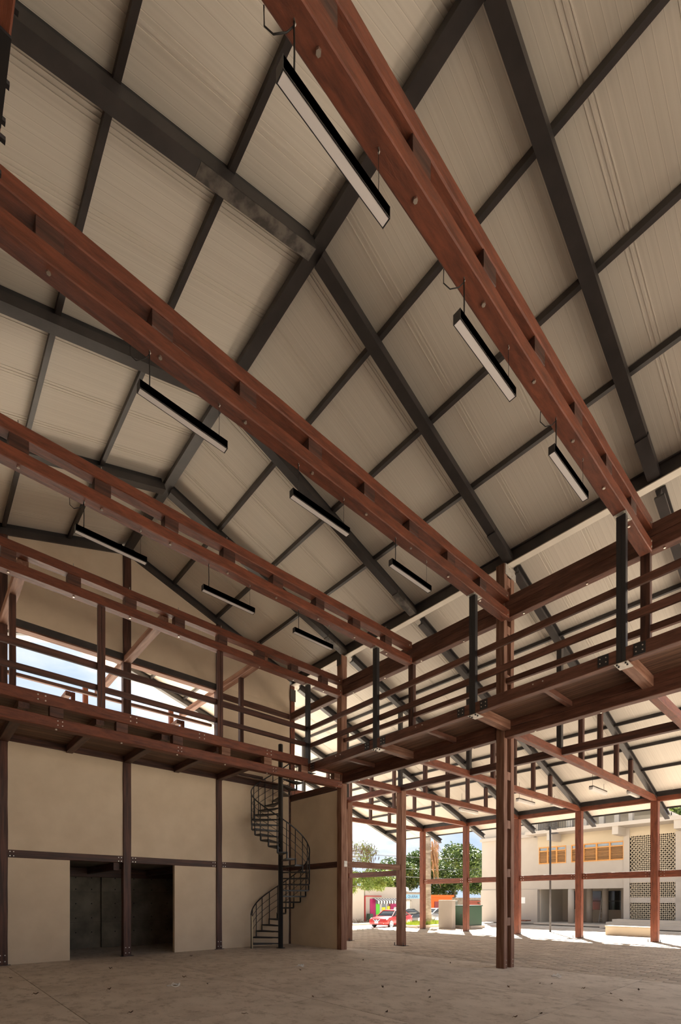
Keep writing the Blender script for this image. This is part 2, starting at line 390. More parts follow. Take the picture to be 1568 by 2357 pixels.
# steel: rafters, purlins, ridge and eave beams -----------------------
def pos_word(y):
    return {-6: 'two bays behind the viewpoint', -3: 'one bay behind the viewpoint', 0: 'directly over the viewpoint', 2.9: 'above the nearest tie beam', 6: 'above the second tie beam',
            9: 'above the third tie beam', 12: 'above the tie beam at the rear gallery', 15: 'along the top of the beige gable wall', 18: 'beyond the gable wall', 21: 'at the far end of the roof'}[y]
RAF = [rect(-0.1, 0.1, 0, 0.155)]; WEB = [rect(-0.035, 0.035, 0.155, 0.29)]
for yv in FRY:
    th = thing('steel_rafter', 'dark steel rafter of the left roof slope '+pos_word(yv), 'rafter', (LX, yv, zr(LX)))
    section('beam', (LX+0.2, yv, zr(LX+0.2)), (RX-0.06, yv, zr(RX-0.06)), RAF, 'steel', th); section('web', (LX+0.2, yv, zr(LX+0.2)), (RX-0.06, yv, zr(RX-0.06)), WEB, 'black_paint', th)  # near-black web paints in the shade of the recess
    if yv in (6, 2.9):
        section('worn_bottom_plate', (RX-2.0, yv, zr(RX-2.0)-0.004), (RX-0.07, yv, zr(RX-0.07)-0.004), [rect(-0.095, 0.095, 0, 0.006)], 'steel_worn', th)
    th = thing('steel_rafter', 'dark steel rafter of the right roof slope '+pos_word(yv), 'rafter', (EX, yv, zr(EX)))
    section('beam', (RX+0.06, yv, zr(RX+0.06)), (EX-0.22, yv, zr(EX-0.22)), RAF, 'steel', th); section('web', (RX+0.06, yv, zr(RX+0.06)), (EX-0.22, yv, zr(EX-0.22)), WEB, 'black_paint', th)  # black on the web is recess shade put into the colour
    section('end_sleeve', (EX-1.05, yv, zr(EX-1.05)-0.01), (EX-0.2, yv, zr(EX-0.2)-0.01), [rect(-0.108, 0.108, -0.005, 0.11)], 'steel_worn' if yv in (9, 12) else 'steel', th)
    if yv > 1:
        th = thing('steel_rafter', 'steel rafter of the lower aisle roof '+pos_word(yv), 'rafter', (22.8, yv, zr(22.8)))
        section('beam', (EX+0.1, yv, zr(EX+0.1)-0.03), (24.55, yv, zr(24.55)-0.03), [rect(-0.09, 0.09, -0.02, 0.03), rect(-0.02, 0.02, 0.03, 0.2), rect(-0.09, 0.09, 0.2, 0.235)], 'steel', th)
for side, xsn in (('left', [-1.15, 0.35, 1.8, 3.3]), ('right', [6.27, 7.77, 9.25])):
    for i, xp in enumerate(xsn):
        d = abs(xp-RX); rank = ORD[sorted(abs(q-RX) for q in xsn).index(d)]
        th = tag(section('purlin', (xp, -6.6, zr(xp)+PANZ-0.065), (xp, 21.4, zr(xp)+PANZ-0.065), [rect(-0.04, 0.04, -0.06, 0.055)], 'steel'),
                 'long steel purlin under the %s roof slope, %s from the ridge' % (side, rank), 'purlin', 'roof purlins')
for i in range(7):
    xp = 12.31+i*1.445
    tag(section('purlin', (xp, 0.45, zr(xp)+PANZ-0.115), (xp, 21.4, zr(xp)+PANZ-0.115), [rect(-0.035, 0.035, -0.05, 0.05)], 'steel'),
        'long steel purlin under the aisle roof, %s from the main hall' % ORD[i], 'purlin', 'aisle purlins')
th = thing('ridge_beam', 'dark steel ridge beam running along the top of the roof', 'beam', (RX, 8, 12.05))
section('beam', (RX, -6.6, 12.1), (RX, 21.4, 12.1), [rect(-0.1, 0.1, 0, 0.12)], 'steel', th); section('web', (RX, -6.6, 12.1), (RX, 21.4, 12.1), [rect(-0.03, 0.03, 0.12, 0.23)], 'black_paint', th)  # web darkened for recess shade, as on the rafters
def eave(x, z, label, y0=-6.6, y1=21.4):
    th = thing('eave_beam', label, 'beam', (x, 8, z))
    section('web', (x, y0, z), (x, y1, z), [rect(-0.06, 0.06, 0.02, 0.3), rect(-0.1, 0.1, 0.3, 0.33)], 'steel', th)
    section('bottom_flange', (x, y0, z), (x, y1, z), [rect(-0.095, 0.095, -0.0, 0.02)], 'flange_pale', th)  # pale colour carries the light from outside
eave(11.05, 9.95, 'dark steel eave beam with pale bottom flange above the right columns')
eave(-1.35, 9.95, 'dark steel eave beam above the left columns')
th = thing('eave_beam', 'dark steel eave beam above the outer aisle posts', 'beam', (22.8, 8, 5.9))
section('web', (22.8, 0.5, 5.9), (22.8, 21.0, 5.9), [rect(-0.03, 0.03, 0.03, 0.3), rect(-0.07, 0.07, 0.3, 0.33), rect(-0.07, 0.07, 0, 0.03)], 'steel', th)
tag(section('roof_edge_angle', (AX1+0.02, 0.45, 5.62), (AX1+0.02, 21.4, 5.62), [rect(-0.04, 0.04, -0.03, 0.03), rect(-0.05, -0.03, -0.03, 0.1)], 'steel'), 'dark steel edge angle along the low aisle eave', 'eave trim')

# ================================================================== timber frame
TZ0, TZ1, TZ2, TZ3 = 8.47, 8.68, 8.90, 9.10
tie_names = ['timber ladder tie beam directly over the viewpoint', 'nearest red timber ladder tie beam, crossing the top of the picture', 'second nearest red timber ladder tie beam with spacer blocks',
             'third red timber ladder tie beam from the front', 'farthest red timber ladder tie beam above the rear gallery rail']
for k, ty in enumerate(TIES):
    th = thing('tie_beam', tie_names[k], 'beam', (RX, ty, TZ0), 'ladder tie beams')
    x0, x1 = -1.05, 10.74
    timber('lower_timber', (x0, ty, (TZ0+TZ1)/2), (x1, ty, (TZ0+TZ1)/2), 0.215, TZ1-TZ0, 'timber', th)
    timber('upper_timber', (x0, ty, (TZ2+TZ3)/2), (x1, ty, (TZ2+TZ3)/2), 0.215, TZ3-TZ2, 'timber', th)
    off = [0, 0, -0.1, 0.05, 0.3][k]
    for q in range(-4, 5):
        xb = 4.85+off+q*1.212
        timber('spacer_block', (xb-0.13, ty, (TZ1+TZ2)/2), (xb+0.13, ty, (TZ1+TZ2)/2), 0.2, TZ2-TZ1, 'timber_dark', th)
        bolts(th, [(xb, ty-0.02, TZ0)], 'z', 0.023, 0.022)
        tube('bolt_rod', [(xb, ty, TZ3-0.01), (xb, ty, TZ3+0.11)], 0.009, 'steel_pale', th, 5)
    bolts(th, [(10.66, ty-0.11, TZ1-0.05), (10.66, ty-0.11, TZ0+0.05), (10.62, ty-0.11, TZ2+0.06)], 'y', 0.018, 0.015)

# right columns (full height at two bays), double with blocks
def dbl_column(y, label):
    th = thing('timber_column', label, 'column', (11.0, y, 0))
    y0, y1 = y+0.03, y+0.25; ym = (y0+y1)/2
    timber('inner_timber', (10.88, ym, 0), (10.88, ym, 9.93), 0.22, 0.16, 'timber_weathered', th, up=Vector((1, 0, 0)))
    timber('outer_timber', (11.21, ym, 0), (11.21, ym, 9.93), 0.22, 0.16, 'timber_weathered', th, up=Vector((1, 0, 0)))
    z = 1.05
    while z < 9.8:
        timber('spacer_block', (11.045, ym, z), (11.045, ym, z+0.2), 0.2, 0.17, 'timber_weathered', th, up=Vector((1, 0, 0))); z += 1.2
    for zz in (0.1, 0.2):
        bolts(th, [(10.88, y0, zz), (11.21, y0, zz)], 'y', 0.014, 0.012)
    pl = bar('head_plate', (10.84, y0-0.012, 9.80), (11.34, y0-0.012, 9.80), 0.012, 0.26, 'steel_pale', th)
    bolts(pl, [(10.9+i*0.125, y0-0.018, 9.73+0.14*(i % 2)) for i in range(4)], 'y', 0.014, 0.012)
    return th
dbl_column(6.0, 'tall double timber column with spacer blocks standing at the slab edge')
dbl_column(0.0, 'tall double timber column beside the viewpoint on the right')
th = thing('timber_column', 'tall timber corner column beside the spiral stair wall', 'column', (10.9, 12, 0))
timber('shaft', (10.91, 12.06, 0), (10.91, 12.06, 9.93), 0.23, 0.26, 'timber_weathered', th, up=Vector((1, 0, 0)))
for s in (-1, 1): bar('head_plate', (10.91+s*0.137, 12.06, 9.6), (10.91+s*0.137, 12.06, 9.93), 0.2, 0.012, 'steel', th, up=Vector((1, 0, 0)))
bar('connection_plate', (10.9, 11.938, 2.9), (11.04, 11.938, 2.9), 0.012, 0.2, 'steel_pale', th)
bolts(th, [(10.93, 11.93, 2.85), (11.01, 11.93, 2.85), (10.93, 11.93, 2.96), (11.01, 11.93, 2.96)], 'y', 0.014, 0.01)
th = thing('timber_column', 'dark timber column at the rear corner behind the gallery', 'column', (10.95, 14.9, 0))
timber('shaft', (10.95, 15.02, 0), (10.95, 15.02, 9.9), 0.2, 0.2, 'timber', th, up=Vector((1, 0, 0)))
bar('head_plate', (10.95, 14.9, 9.3), (10.95, 14.9, 9.75), 0.24, 0.012, 'steel', th, up=Vector((0, 1, 0)))
for yv, wd in ((2.98, 'nearest'), (8.97, 'third')):
    th = thing('gallery_post', 'short timber post between gallery beam and %s tie beam end' % wd, 'post', (10.93, yv, 6.05))
    timber('shaft', (10.93, yv+0.05, 6.05), (10.93, yv+0.05, 8.55), 0.17, 0.15, 'timber_dark', th, up=Vector((1, 0, 0)))
    bar('head_bracket', (10.84, yv+0.05, 8.56), (11.04, yv+0.05, 8.56), 0.15, 0.014, 'steel_pale', th)
for yv, wd in ((0, 'beside the viewpoint'), (6, 'in the middle'), (12, 'at the rear')):
    th = thing('timber_column', 'double timber column on the left side %s' % wd, 'column', (-1.25, yv, 0))
    timber('inner_timber', (-1.18, yv+0.14, 0), (-1.18, yv+0.14, 9.93), 0.22, 0.16, 'timber_dark', th, up=Vector((1, 0, 0)))
    timber('outer_timber', (-1.52, yv+0.14, 0), (-1.52, yv+0.14, 9.93), 0.22, 0.16, 'timber_dark', th, up=Vector((1, 0, 0)))

# timber eave beams (stacked pair) on the column line
for seg, (y0, y1) in enumerate(((-6, 0.0), (0.27, 6.02), (6.27, 11.94), (12.2, 14.9))):
    th = thing('eave_timber', ['timber eave beam behind the viewpoint', 'stacked timber eave beam over the nearer right gallery bay', 'stacked timber eave beam over the farther right gallery bay', 'short timber eave beam over the spiral stair corner'][seg], 'beam', (10.95, y0, 8.55))
    timber('lower_timber', (10.93, y0, 8.69), (10.93, y1, 8.69), 0.2, 0.26, 'timber_shaded', th)
    if seg < 3: timber('upper_timber', (10.93, y0, 8.955), (10.93, y1, 8.955), 0.2, 0.26, 'timber_shaded', th)
    n = int((y1-y0)/1.3)
    bolts(th, [(10.93, y0+(i+0.7)*(y1-y0)/max(1, n), 8.555) for i in range(n)], 'z', 0.022, 0.02)

# ---------------------------------------------------------------- right gallery
def gzv(y): return 0.018*(12-y)        # the gallery rises very slightly towards the camera
def gallery_right():
    y0, y1 = -6.0, 12.1
    th = thing('gallery_edge_beam', 'dark timber edge beam of the right gallery carrying the hangers', 'beam', (9.38, 6, 5.8))
    segs = [(-6, -3), (-3, 0), (0, 2.97), (2.97, 5.97), (5.97, 8.97), (8.97, 11.95)]
    for a, b in segs:
        timber('timber', (9.40, a, 5.84+gzv(a)), (9.40, b, 5.84+gzv(b)), 0.17, 0.235, 'timber_shaded', th)
        ym = (a+b)/2
        bolts(th, [(9.315, ym-0.1, 5.88+gzv(ym)), (9.315, ym+0.1, 5.88+gzv(ym))], 'x', 0.016, 0.012)
    th = thing('gallery_outer_beam', 'deep dark timber beam under the right gallery on the column line', 'beam', (10.92, 6, 5.6))
    for a, b in ((-6, 0.02), (0.27, 6.02), (6.27, 11.94)):
        timber('lower_timber', (10.92, a, 5.70+gzv(a)*0.6), (10.92, b, 5.70+gzv(b)*0.6), 0.2, 0.22, 'timber_shaded', th)
        timber('upper_timber', (10.92, a, 5.92+gzv(a)*0.6), (10.92, b, 5.92+gzv(b)*0.6), 0.2, 0.22, 'timber_shaded', th)
        for q in range(4):
            yb = a+(b-a)*(q+0.5)/4; bolts(th, [(10.92, yb, 5.585+gzv(yb)*0.6)], 'z', 0.02, 0.02)
    fl = thing('gallery_floor', 'plank floor of the right gallery seen from below', 'floor', (10.1, 6, 5.95))
    for q in range(7):
        xa = 9.45+q*0.198
        bar('floor_plank', (xa+0.097, -6, 5.955+gzv(-6)), (xa+0.097, 12.0, 5.955), 0.19, 0.04, 'plank_wood', fl)
    for i, yv in enumerate((0, 1.5, 2.97, 4.47, 5.97, 7.47, 8.97, 10.47)):
        big = i % 2 == 0
        th = thing('gallery_joist', '%s timber joist under the right gallery, %s from the viewpoint' % ('heavy' if big else 'slender', ORD[i]), 'joist', (10.1, yv, 5.75), 'right gallery joists')
        hgt = 0.22 if big else 0.12
        timber('timber', (9.45, yv, 5.935-hgt/2+gzv(yv)-0.01), (10.83, yv, 5.935-hgt/2+gzv(yv)-0.01), 0.2 if big else 0.1, hgt, 'timber_weathered' if big else 'timber_shaded', th)
    hn = ['beside the viewpoint', 'nearest on the right gallery edge', 'second on the right gallery edge', 'third on the right gallery edge', 'at the inner corner of the two galleries']
    for i, yv in enumerate((0, 2.97, 5.97, 8.97, 11.95)):
        zb = 5.72+gzv(yv); wood = (i == 4)
        th = thing('steel_hanger', 'black steel hanger post %s' % hn[i], 'hanger', (9.38, yv, zb), 'steel hangers')
        bar('angle', (9.36, yv-0.039, zb), (9.36, yv-0.039, 8.46), 0.074, 0.1, 'black_paint', th, up=Vector((1, 0, 0)))
        bar('angle', (9.36, yv+0.039, zb), (9.36, yv+0.039, 8.46), 0.074, 0.1, 'black_paint', th, up=Vector((1, 0, 0)))
        pl = bar('top_plate', (9.24, yv, 8.464), (9.56, yv, 8.464), 0.2, 0.012, 'steel_pale', th)  # pale colour stands for light falling on the plate
        bolts(th, [(9.27, yv-0.06, 8.455), (9.27, yv+0.06, 8.455), (9.5, yv-0.06, 8.455), (9.5, yv+0.06, 8.455)], 'z', 0.014, 0.012)
        pl = bar('bottom_plate', (9.30, yv, zb-0.02), (9.60, yv, zb-0.02), 0.22, 0.012, 'steel_pale', th)  # plate coloured pale because light falls on its underside
        for (dx, dy) in ((0.03, -0.07), (0.03, 0.07), (0.12, -0.07), (0.12, 0.07)):
            bar('anchor_nut', (9.30+dx, yv+dy, zb-0.05), (9.30+dx, yv+dy, zb-0.026), 0.026, 0.026, 'black_paint', th)
        for s in (-1, 1):
            bar('side_plate', (9.305, yv+s*0.2, 5.84+gzv(yv)), (9.305, yv+s*0.38, 5.84+gzv(yv)), 0.012, 0.2, 'black_paint', th)
            bolts(th, [(9.30, yv+s*q, 5.80+gzv(yv)+r) for q in (0.24, 0.34) for r in (0, 0.08)], 'x', 0.012, 0.01)
    # railings
    for (z, nm) in ((7.10, 'upper'), (6.55, 'lower')):
        th = thing('gallery_rail', '%s timber rail along the inner edge of the right gallery' % nm, 'railing', (9.4, 6, z))
        for a, b in segs:
            timber('rail', (9.42, a+0.08, z+gzv(a)*0.7), (9.42, b-0.08, z+gzv(b)*0.7), 0.06, 0.14, 'timber_shaded', th)
    for (a, b, nm) in ((-6, 0, 'behind the viewpoint'), (0.27, 6.02, 'over the nearer bay'), (6.27, 11.94, 'over the farther bay')):
        th = tag(timber('gallery_rail', (10.93, a, 7.06), (10.93, b, 7.06), 0.09, 0.13, 'timber_shaded'), 'timber rail on the outer side of the right gallery '+nm, 'railing')
gallery_right()
# left gallery: its inner edge beam passes just over the viewpoint
th = thing('gallery_edge_beam', 'dark timber edge beam of the left gallery at the top left corner', 'beam', (0.26, 3, 5.8))
for a, b in ((-6, 2.95), (2.95, 5.97), (5.97, 11.95)):
    timber('timber', (0.28, a, 5.86), (0.28, b, 5.86), 0.15, 0.235, 'timber', th)
tp = bar('hanger_plate', (0.265, 2.70, 5.735), (0.265, 3.05, 5.735), 0.18, 0.014, 'black_paint', th)  # black colour stands for the shadow on this plate
for yv in (2.78, 2.97):
    lathe('anchor_nut', [(0.024, -0.03), (0.024, 0), (0.034, 0), (0.034, 0.006)], 'steel_worn', (0.27, yv, 5.728), th, 10)
for yv, zz in ((2.72, 5.92), (3.0, 5.92), (3.14, 5.80), (3.14, 5.90), (3.3, 5.80)):
    bar('through_bolt', (0.355, yv, zz), (0.385, yv, zz), 0.022, 0.022, 'black_paint', th)
fl2 = thing('gallery_floor', 'plank floor of the left gallery above the viewpoint', 'floor', (-0.5, 6, 5.95))
for q in range(7):
    bar('floor_plank', (-1.06+q*0.185, -6, 6.0), (-1.06+q*0.185, 12.0, 6.0), 0.18, 0.04, 'plank_wood', fl2)
for i, yv in enumerate((2.97, 5.97, 8.97, 11.95)):
    th = thing('steel_hanger', 'black steel hanger post of the left gallery, %s from the viewpoint' % ORD[i], 'hanger', (0.28, yv, 5.75), 'steel hangers')
    bar('angle', (0.28, yv-0.05, 5.98), (0.28, yv-0.05, 8.46), 0.05, 0.1, 'black_paint', th, up=Vector((1, 0, 0)))
    bar('angle', (0.28, yv+0.05, 5.98), (0.28, yv+0.05, 8.46), 0.05, 0.1, 'black_paint', th, up=Vector((1, 0, 0)))
timber_l = thing('gallery_outer_beam', 'deep dark timber beam under the left gallery', 'beam', (-1.2, 6, 5.6))
timber('timber', (-1.2, -6, 5.82), (-1.2, 14.9, 5.82), 0.2, 0.4, 'timber_dark', timber_l)

# ---------------------------------------------------------------- rear gallery
th = thing('gallery_ladder_beam', 'red timber ladder beam carrying the front edge of the rear gallery', 'beam', (6, 12, 5.42), 'ladder tie beams')
ty = 11.97
timber('upper_timber', (-1.05, ty, 6.005), (9.34, ty, 6.005), 0.18, 0.25, 'timber', th)
timber('upper_timber', (9.34, ty+0.02, 5.94), (10.8, ty+0.02, 5.94), 0.16, 0.16, 'timber', th)
timber('lower_timber', (-1.05, ty, 5.535), (10.76, ty, 5.535), 0.2, 0.235, 'timber', th)
for q in range(-4, 5):
    xb = 5.1+q*1.36
    timber('spacer_block', (xb-0.13, ty, 5.765), (xb+0.13, ty, 5.765), 0.18, 0.22, 'timber_weathered' if q > 0 else 'timber_dark', th)
    bolts(th, [(xb, ty-0.03, 5.417)], 'z', 0.024, 0.02)
for xb in (2.1, 4.0, 5.75, 7.86):
    bolts(th, [(xb+dx, ty-0.09, zz) for dx in (-0.07, 0.07) for zz in (5.96, 6.06)], 'y', 0.016, 0.012)
for xb in (2.4, 5.1, 8.0, 10.6):
    bolts(th, [(xb+dx, ty-0.1, zz) for dx in (0, 0.09) for zz in (5.49, 5.58)], 'y', 0.013, 0.01)
for i, xj in enumerate((1.8, 3.3, 4.84, 6.35, 7.86)):
    tag(timber('gallery_joist', (xj, 12.05, 5.86), (xj, 14.93, 5.86), 0.2 if i % 2 == 0 else 0.17, 0.2, 'timber_dark'), 'dark timber joist under the rear gallery, %s from the left' % ORD[i], 'joist', 'rear gallery joists')
fl3 = thing('gallery_floor', 'plank floor of the rear gallery seen from below', 'floor', (4, 13.5, 5.97))
for q in range(14):
    ya = 12.08+q*0.205
    x1 = 8.15 if 0.25 < ya-12.0 < 2.6 else 10.78
    bar('floor_plank', (-1.05, ya+0.1, 5.985), (x1, ya+0.1, 5.985), 0.198, 0.04, 'plank_wood', fl3)
for (z, nm, wdn) in ((7.10, 'upper', 0.155), (6.60, 'lower', 0.13)):
    th = thing('gallery_rail', '%s timber rail along the front of the rear gallery' % nm, 'railing', (5, 12, z))
    for a, b in ((-1.0, 0.25), (0.31, 3.24), (3.36, 6.24), (6.38, 9.33)):
        timber('rail', (a, 12.03, z), (b, 12.03, z), 0.06, wdn, 'timber_dark', th)
for i, xh in enumerate((3.3, 6.31)):
    th = thing('steel_hanger', 'dark hanger post in front of the rear gallery railing, %s' % ('left one' if i == 0 else 'right one'), 'hanger', (xh, 11.95, 6.13), 'steel hangers')
    bar('angle', (xh-0.045, 11.95, 6.12), (xh-0.045, 11.95, 8.465), 0.07, 0.075, 'timber_dark', th, up=Vector((1, 0, 0)))
    bar('angle', (xh+0.04, 11.95, 6.12), (xh+0.04, 11.95, 8.465), 0.07, 0.075, 'timber_dark', th, up=Vector((1, 0, 0)))
for xg, yg, nm in ((1.78, 13.4, 'left'), (7.87, 13.5, 'right')):
    tag(timber('gallery_post', (xg, yg, 6.0), (xg, yg, 8.8), 0.13, 0.13, 'timber_dark', None, up=Vector((1, 0, 0))), 'slender timber post standing on the rear gallery at the %s cross joist' % nm, 'post')
for i, xj in enumerate((1.8, 4.84, 7.86)):
    tag(timber('cross_joist', (xj, 12.1, 8.86), (xj, 14.9, 8.86), 0.2, 0.2, 'timber_weathered'), 'timber cross joist from gable post to rear tie beam, %s' % ('left one', 'middle one', 'right one')[i], 'beam', 'rear cross joists')
    tag(timber('cross_joist', (xj, 15.14, 8.86), (xj, 18.0, 8.86), 0.18, 0.18, 'timber_weathered'), 'sunlit timber joist outside the gable opening, %s' % ('left one', 'middle one', 'right one')[i], 'beam', 'outer cross joists')

# ================================================================== rear wall
YB = 14.96
wb = setting('wall_back')
def panel(x0, x1, z0, z1, nm='plaster_panel', y0=YB, t=0.14):
    return box(nm, x0, x1, y0, y0+t, z0, z1, 'wall_plaster', wb, 0.004)
panel(-1.1, 1.72, 0, 5.8); panel(1.88, 4.73, 2.98, 5.80); panel(4.953, 7.757, 2.98, 5.80); panel(7.96, 10.78, 2.98, 5.80)
panel(1.88, 3.319, 0.0, 2.79); panel(6.308, 7.757, 0, 2.79); panel(7.96, 10.78, 0, 2.79)
panel(7.96, 10.84, 6.06, 8.58); panel(7.96, 10.84, 8.78, 9.02)
# gable field above the opening (two sloped pieces either side of the centre post)
def gable(x0, x1, zb):
    v = []
    for y in (YB, YB+0.14):
        v += [(x0, y, zb), (x1, y, zb), (x1, y, zr(x1)+0.02), (x0, y, zr(x0)+0.02)]
    return obj('gable_panel', mesh('gable', v, BOXF), 'wall_plaster', wb)
gable(-1.1, 1.72, 9.02); gable(1.88, 4.73, 9.02); gable(4.953, 7.757, 9.02); gable(7.96, 10.84, 9.02)
for i, (xa, xb, ztop) in enumerate(((1.72, 1.88, zr(1.8)), (4.728, 4.953, zr(4.84)-0.0), (7.757, 7.96, zr(7.86)+0.0))):
    wd = ('leftmost', 'middle', 'right')[i]
    th = thing('wall_post', '%s dark timber post of the beige rear wall' % wd, 'post', ((xa+xb)/2, YB, 0), 'rear wall posts')
    if i == 0: xa = 1.66
    timber('shaft', ((xa+xb)/2, YB+0.05, 0), ((xa+xb)/2, YB+0.05, ztop), 0.2, xb-xa, 'timber_dark', th, up=Vector((1, 0, 0)))
    bolts(th, [((xa+xb)/2+dx, YB-0.05, zz) for dx in (-0.05, 0.05) for zz in (0.1, 0.26)], 'y', 0.014, 0.012)
    bar('foot_plate', ((xa+xb)/2, YB-0.1, 0.005), ((xa+xb)/2, YB+0.1, 0.005), xb-xa+0.12, 0.012, 'steel', th)
for i, (xa, xb) in enumerate(((-1.0, 1.66), (1.88, 4.728), (4.953, 7.757), (7.96, 10.8))):
    th = thing('wall_rail', 'horizontal timber rail across the rear wall, %s bay' % ('far left', 'left', 'middle', 'stair')[i], 'rail', ((xa+xb)/2, YB, 2.79), 'rear wall rails')
    timber('timber', (xa, YB+0.06, 2.888), (xb, YB+0.06, 2.888), 0.17, 0.2, 'timber_dark', th)
    bolts(th, [(x, YB-0.025, z) for x in (xa+0.05, xa+0.13, xb-0.13, xb-0.05) for z in (2.83, 2.94)], 'y', 0.012, 0.01)
    tag(timber('wall_plate', (xa, YB+0.05, 5.92), (xb, YB+0.05, 5.92), 0.2, 0.24, 'timber_dark'), 'dark timber beam above the rear wall panel, %s bay' % ('far left', 'left', 'middle', 'stair')[i], 'beam', 'rear wall plates')
    if i in (0, 1, 2):
        th = thing('lintel_beam', 'dark beam over the open gable window, %s bay' % ('far left', 'left', 'middle')[i], 'beam', ((xa+xb)/2, YB, 8.85))
        bar('beam', (xa, YB+0.05, 8.93), (xb, YB+0.05, 8.93), 0.16, 0.18, 'steel', th)
        timber('soffit_board', (xa, YB+0.14, 8.82), (xb, YB+0.14, 8.82), 0.26, 0.04, 'timber_weathered', th)
    else:
        tag(timber('wall_rail', (xa, YB+0.03, 8.68), (xb, YB+0.03, 8.68), 0.14, 0.2, 'timber_dark'), 'dark timber rail on the beige wall above the gallery corner', 'rail')
        tag(timber('wall_rail', (xa, YB+0.0, 6.13), (xb-1.2, YB+0.0, 6.13), 0.1, 0.1, 'timber_dark'), 'dark timber strip at the foot of the upper beige wall', 'rail')
# frame outside the open gable window
tag(timber('outer_rail', (-1.0, 15.2, 7.66), (7.7, 15.2, 7.66), 0.1, 0.09, 'timber_weathered'), 'timber guard rail outside the open gable window', 'railing')
for xg, nm in ((4.46, 'left'), (7.45, 'right')):
    tag(timber('outer_post', (xg, 18.0, 3.05), (xg, 18.0, 9.0), 0.15, 0.15, 'timber', None, up=Vector((1, 0, 0))), 'timber post outside seen through the gable window, %s one' % nm, 'post')
for xg, nm in ((3.35, 'left'), (6.6, 'right')):
    th = thing('outer_brace', 'pale timber brace outside the gable window, %s one' % nm, 'brace', (xg, 16, 7))
    timber('timber', (xg, 15.3, 7.55), (xg, 18.2, 7.55), 0.14, 0.14, 'timber_weathered', th)
    timber('short_post', (xg+0.12, 15.3, 6.0), (xg+0.12, 15.3, 7.6), 0.1, 0.1, 'timber', th, up=Vector((1, 0, 0)))
# unseen left wall, added so daylight enters from the right
wl = setting('wall_left_added')
for q_ in range(9):
    ya = -6.0+q_*3.0
    for (z0, z1) in ((0, 2.79), (2.99, 5.9), (6.1, 9.9)): box('plaster_panel', -1.85, -1.7, ya+0.1, ya+2.9, z0, z1, 'wall_plaster', wl)
    box('girt', -1.84, -1.72, ya+0.1, ya+2.9, 2.79, 2.99, 'timber_dark', wl); box('stud', -1.84, -1.72, ya-0.1, ya+0.1, 0, 9.95, 'timber_dark', wl); box('girt', -1.84, -1.72, ya+0.1, ya+2.9, 5.9, 6.1, 'timber_dark', wl)
wf = setting('wall_front_added')  # unseen wall and its open bays, added to shape light from behind
for q_ in range(4):
    xa = -1.7+q_*3.15
    for (z0, z1) in (((0, 2.79), (2.99, 5.9), (6.1, 9.9)) if q_ < 1 else ((6.1, 9.9),)): box('plaster_panel', xa+0.1, xa+3.05, -6.5, -6.35, z0, z1, 'wall_plaster', wf)
    box('girt', xa+0.1, xa+3.05, -6.48, -6.37, 2.79, 2.99, 'timber_dark', wf); box('girt', xa+0.1, xa+3.05, -6.48, -6.37, 5.9, 6.1, 'timber_dark', wf); box('stud', xa-0.1, xa+0.1, -6.48, -6.37, 0, 9.95, 'timber_dark', wf)
# return wall at the stair
wr = setting('wall_right')
for (z0, z1) in ((0, 2.79), (2.98, 5.42)):
    box('plaster_panel', 10.84, 10.98, 12.2, 14.93, z0, z1, 'wall_plaster', wr, 0.004)
box('shadow_gap', 10.80, 10.9, 14.90, 14.97, 0, 5.8, 'timber_dark', wr)
tag(timber('wall_rail', (10.9, 12.18, 2.888), (10.9, 14.95, 2.888), 0.17, 0.2, 'timber_dark'), 'horizontal timber rail on the short wall behind the spiral stair', 'rail')
tag(timber('wall_plate', (10.92, 12.18, 5.55), (10.92, 14.95, 5.55), 0.18, 0.24, 'timber_dark'), 'dark timber beam on top of the short stair wall', 'beam')
# dark concrete store room behind the opening
ws = setting('wall_room')
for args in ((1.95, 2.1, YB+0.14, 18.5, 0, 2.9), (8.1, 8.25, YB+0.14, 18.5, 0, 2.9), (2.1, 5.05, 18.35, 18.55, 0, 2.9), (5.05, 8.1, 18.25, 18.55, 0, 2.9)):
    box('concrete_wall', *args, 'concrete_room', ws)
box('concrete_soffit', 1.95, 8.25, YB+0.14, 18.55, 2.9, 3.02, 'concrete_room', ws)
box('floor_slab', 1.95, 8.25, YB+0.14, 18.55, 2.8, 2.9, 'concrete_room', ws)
for xj in (3.0, 4.6, 6.6):
    tag(timber('room_beam', (xj, 15.12, 2.68), (xj, 18.2, 2.68), 0.16, 0.22, 'timber_dark'), 'dark timber beam under the store room ceiling, %s' % {3.0: 'left', 4.6: 'middle', 6.6: 'right'}[xj], 'beam')
tag(timber('room_beam', (2.1, 18.1, 2.62), (8.1, 18.1, 2.62), 0.14, 0.3, 'timber_dark'), 'dark beam along the back of the store room', 'beam')
hole = mesh('tie_hole', *geo_box(-0.018, 0.018, -0.004, 0.004, -0.018, 0.018)); hole.materials.append(MATS['tyre'])
for xx in (3.6, 4.25, 4.75, 5.5, 6.15, 6.8, 7.4):
    for zz in (0.55, 1.05, 1.55, 2.05, 2.45):
        obj('formwork_hole', hole, None, ws, Matrix.Translation((xx, 18.348 if xx < 5.05 else 18.248, zz)))
for zz in (0.9, 1.95):
    box('formwork_joint', 2.1, 5.05, 18.345, 18.352, zz, zz+0.012, 'grout', ws)
    box('formwork_joint', 5.05, 8.1, 18.245, 18.252, zz, zz+0.012, 'grout', ws)

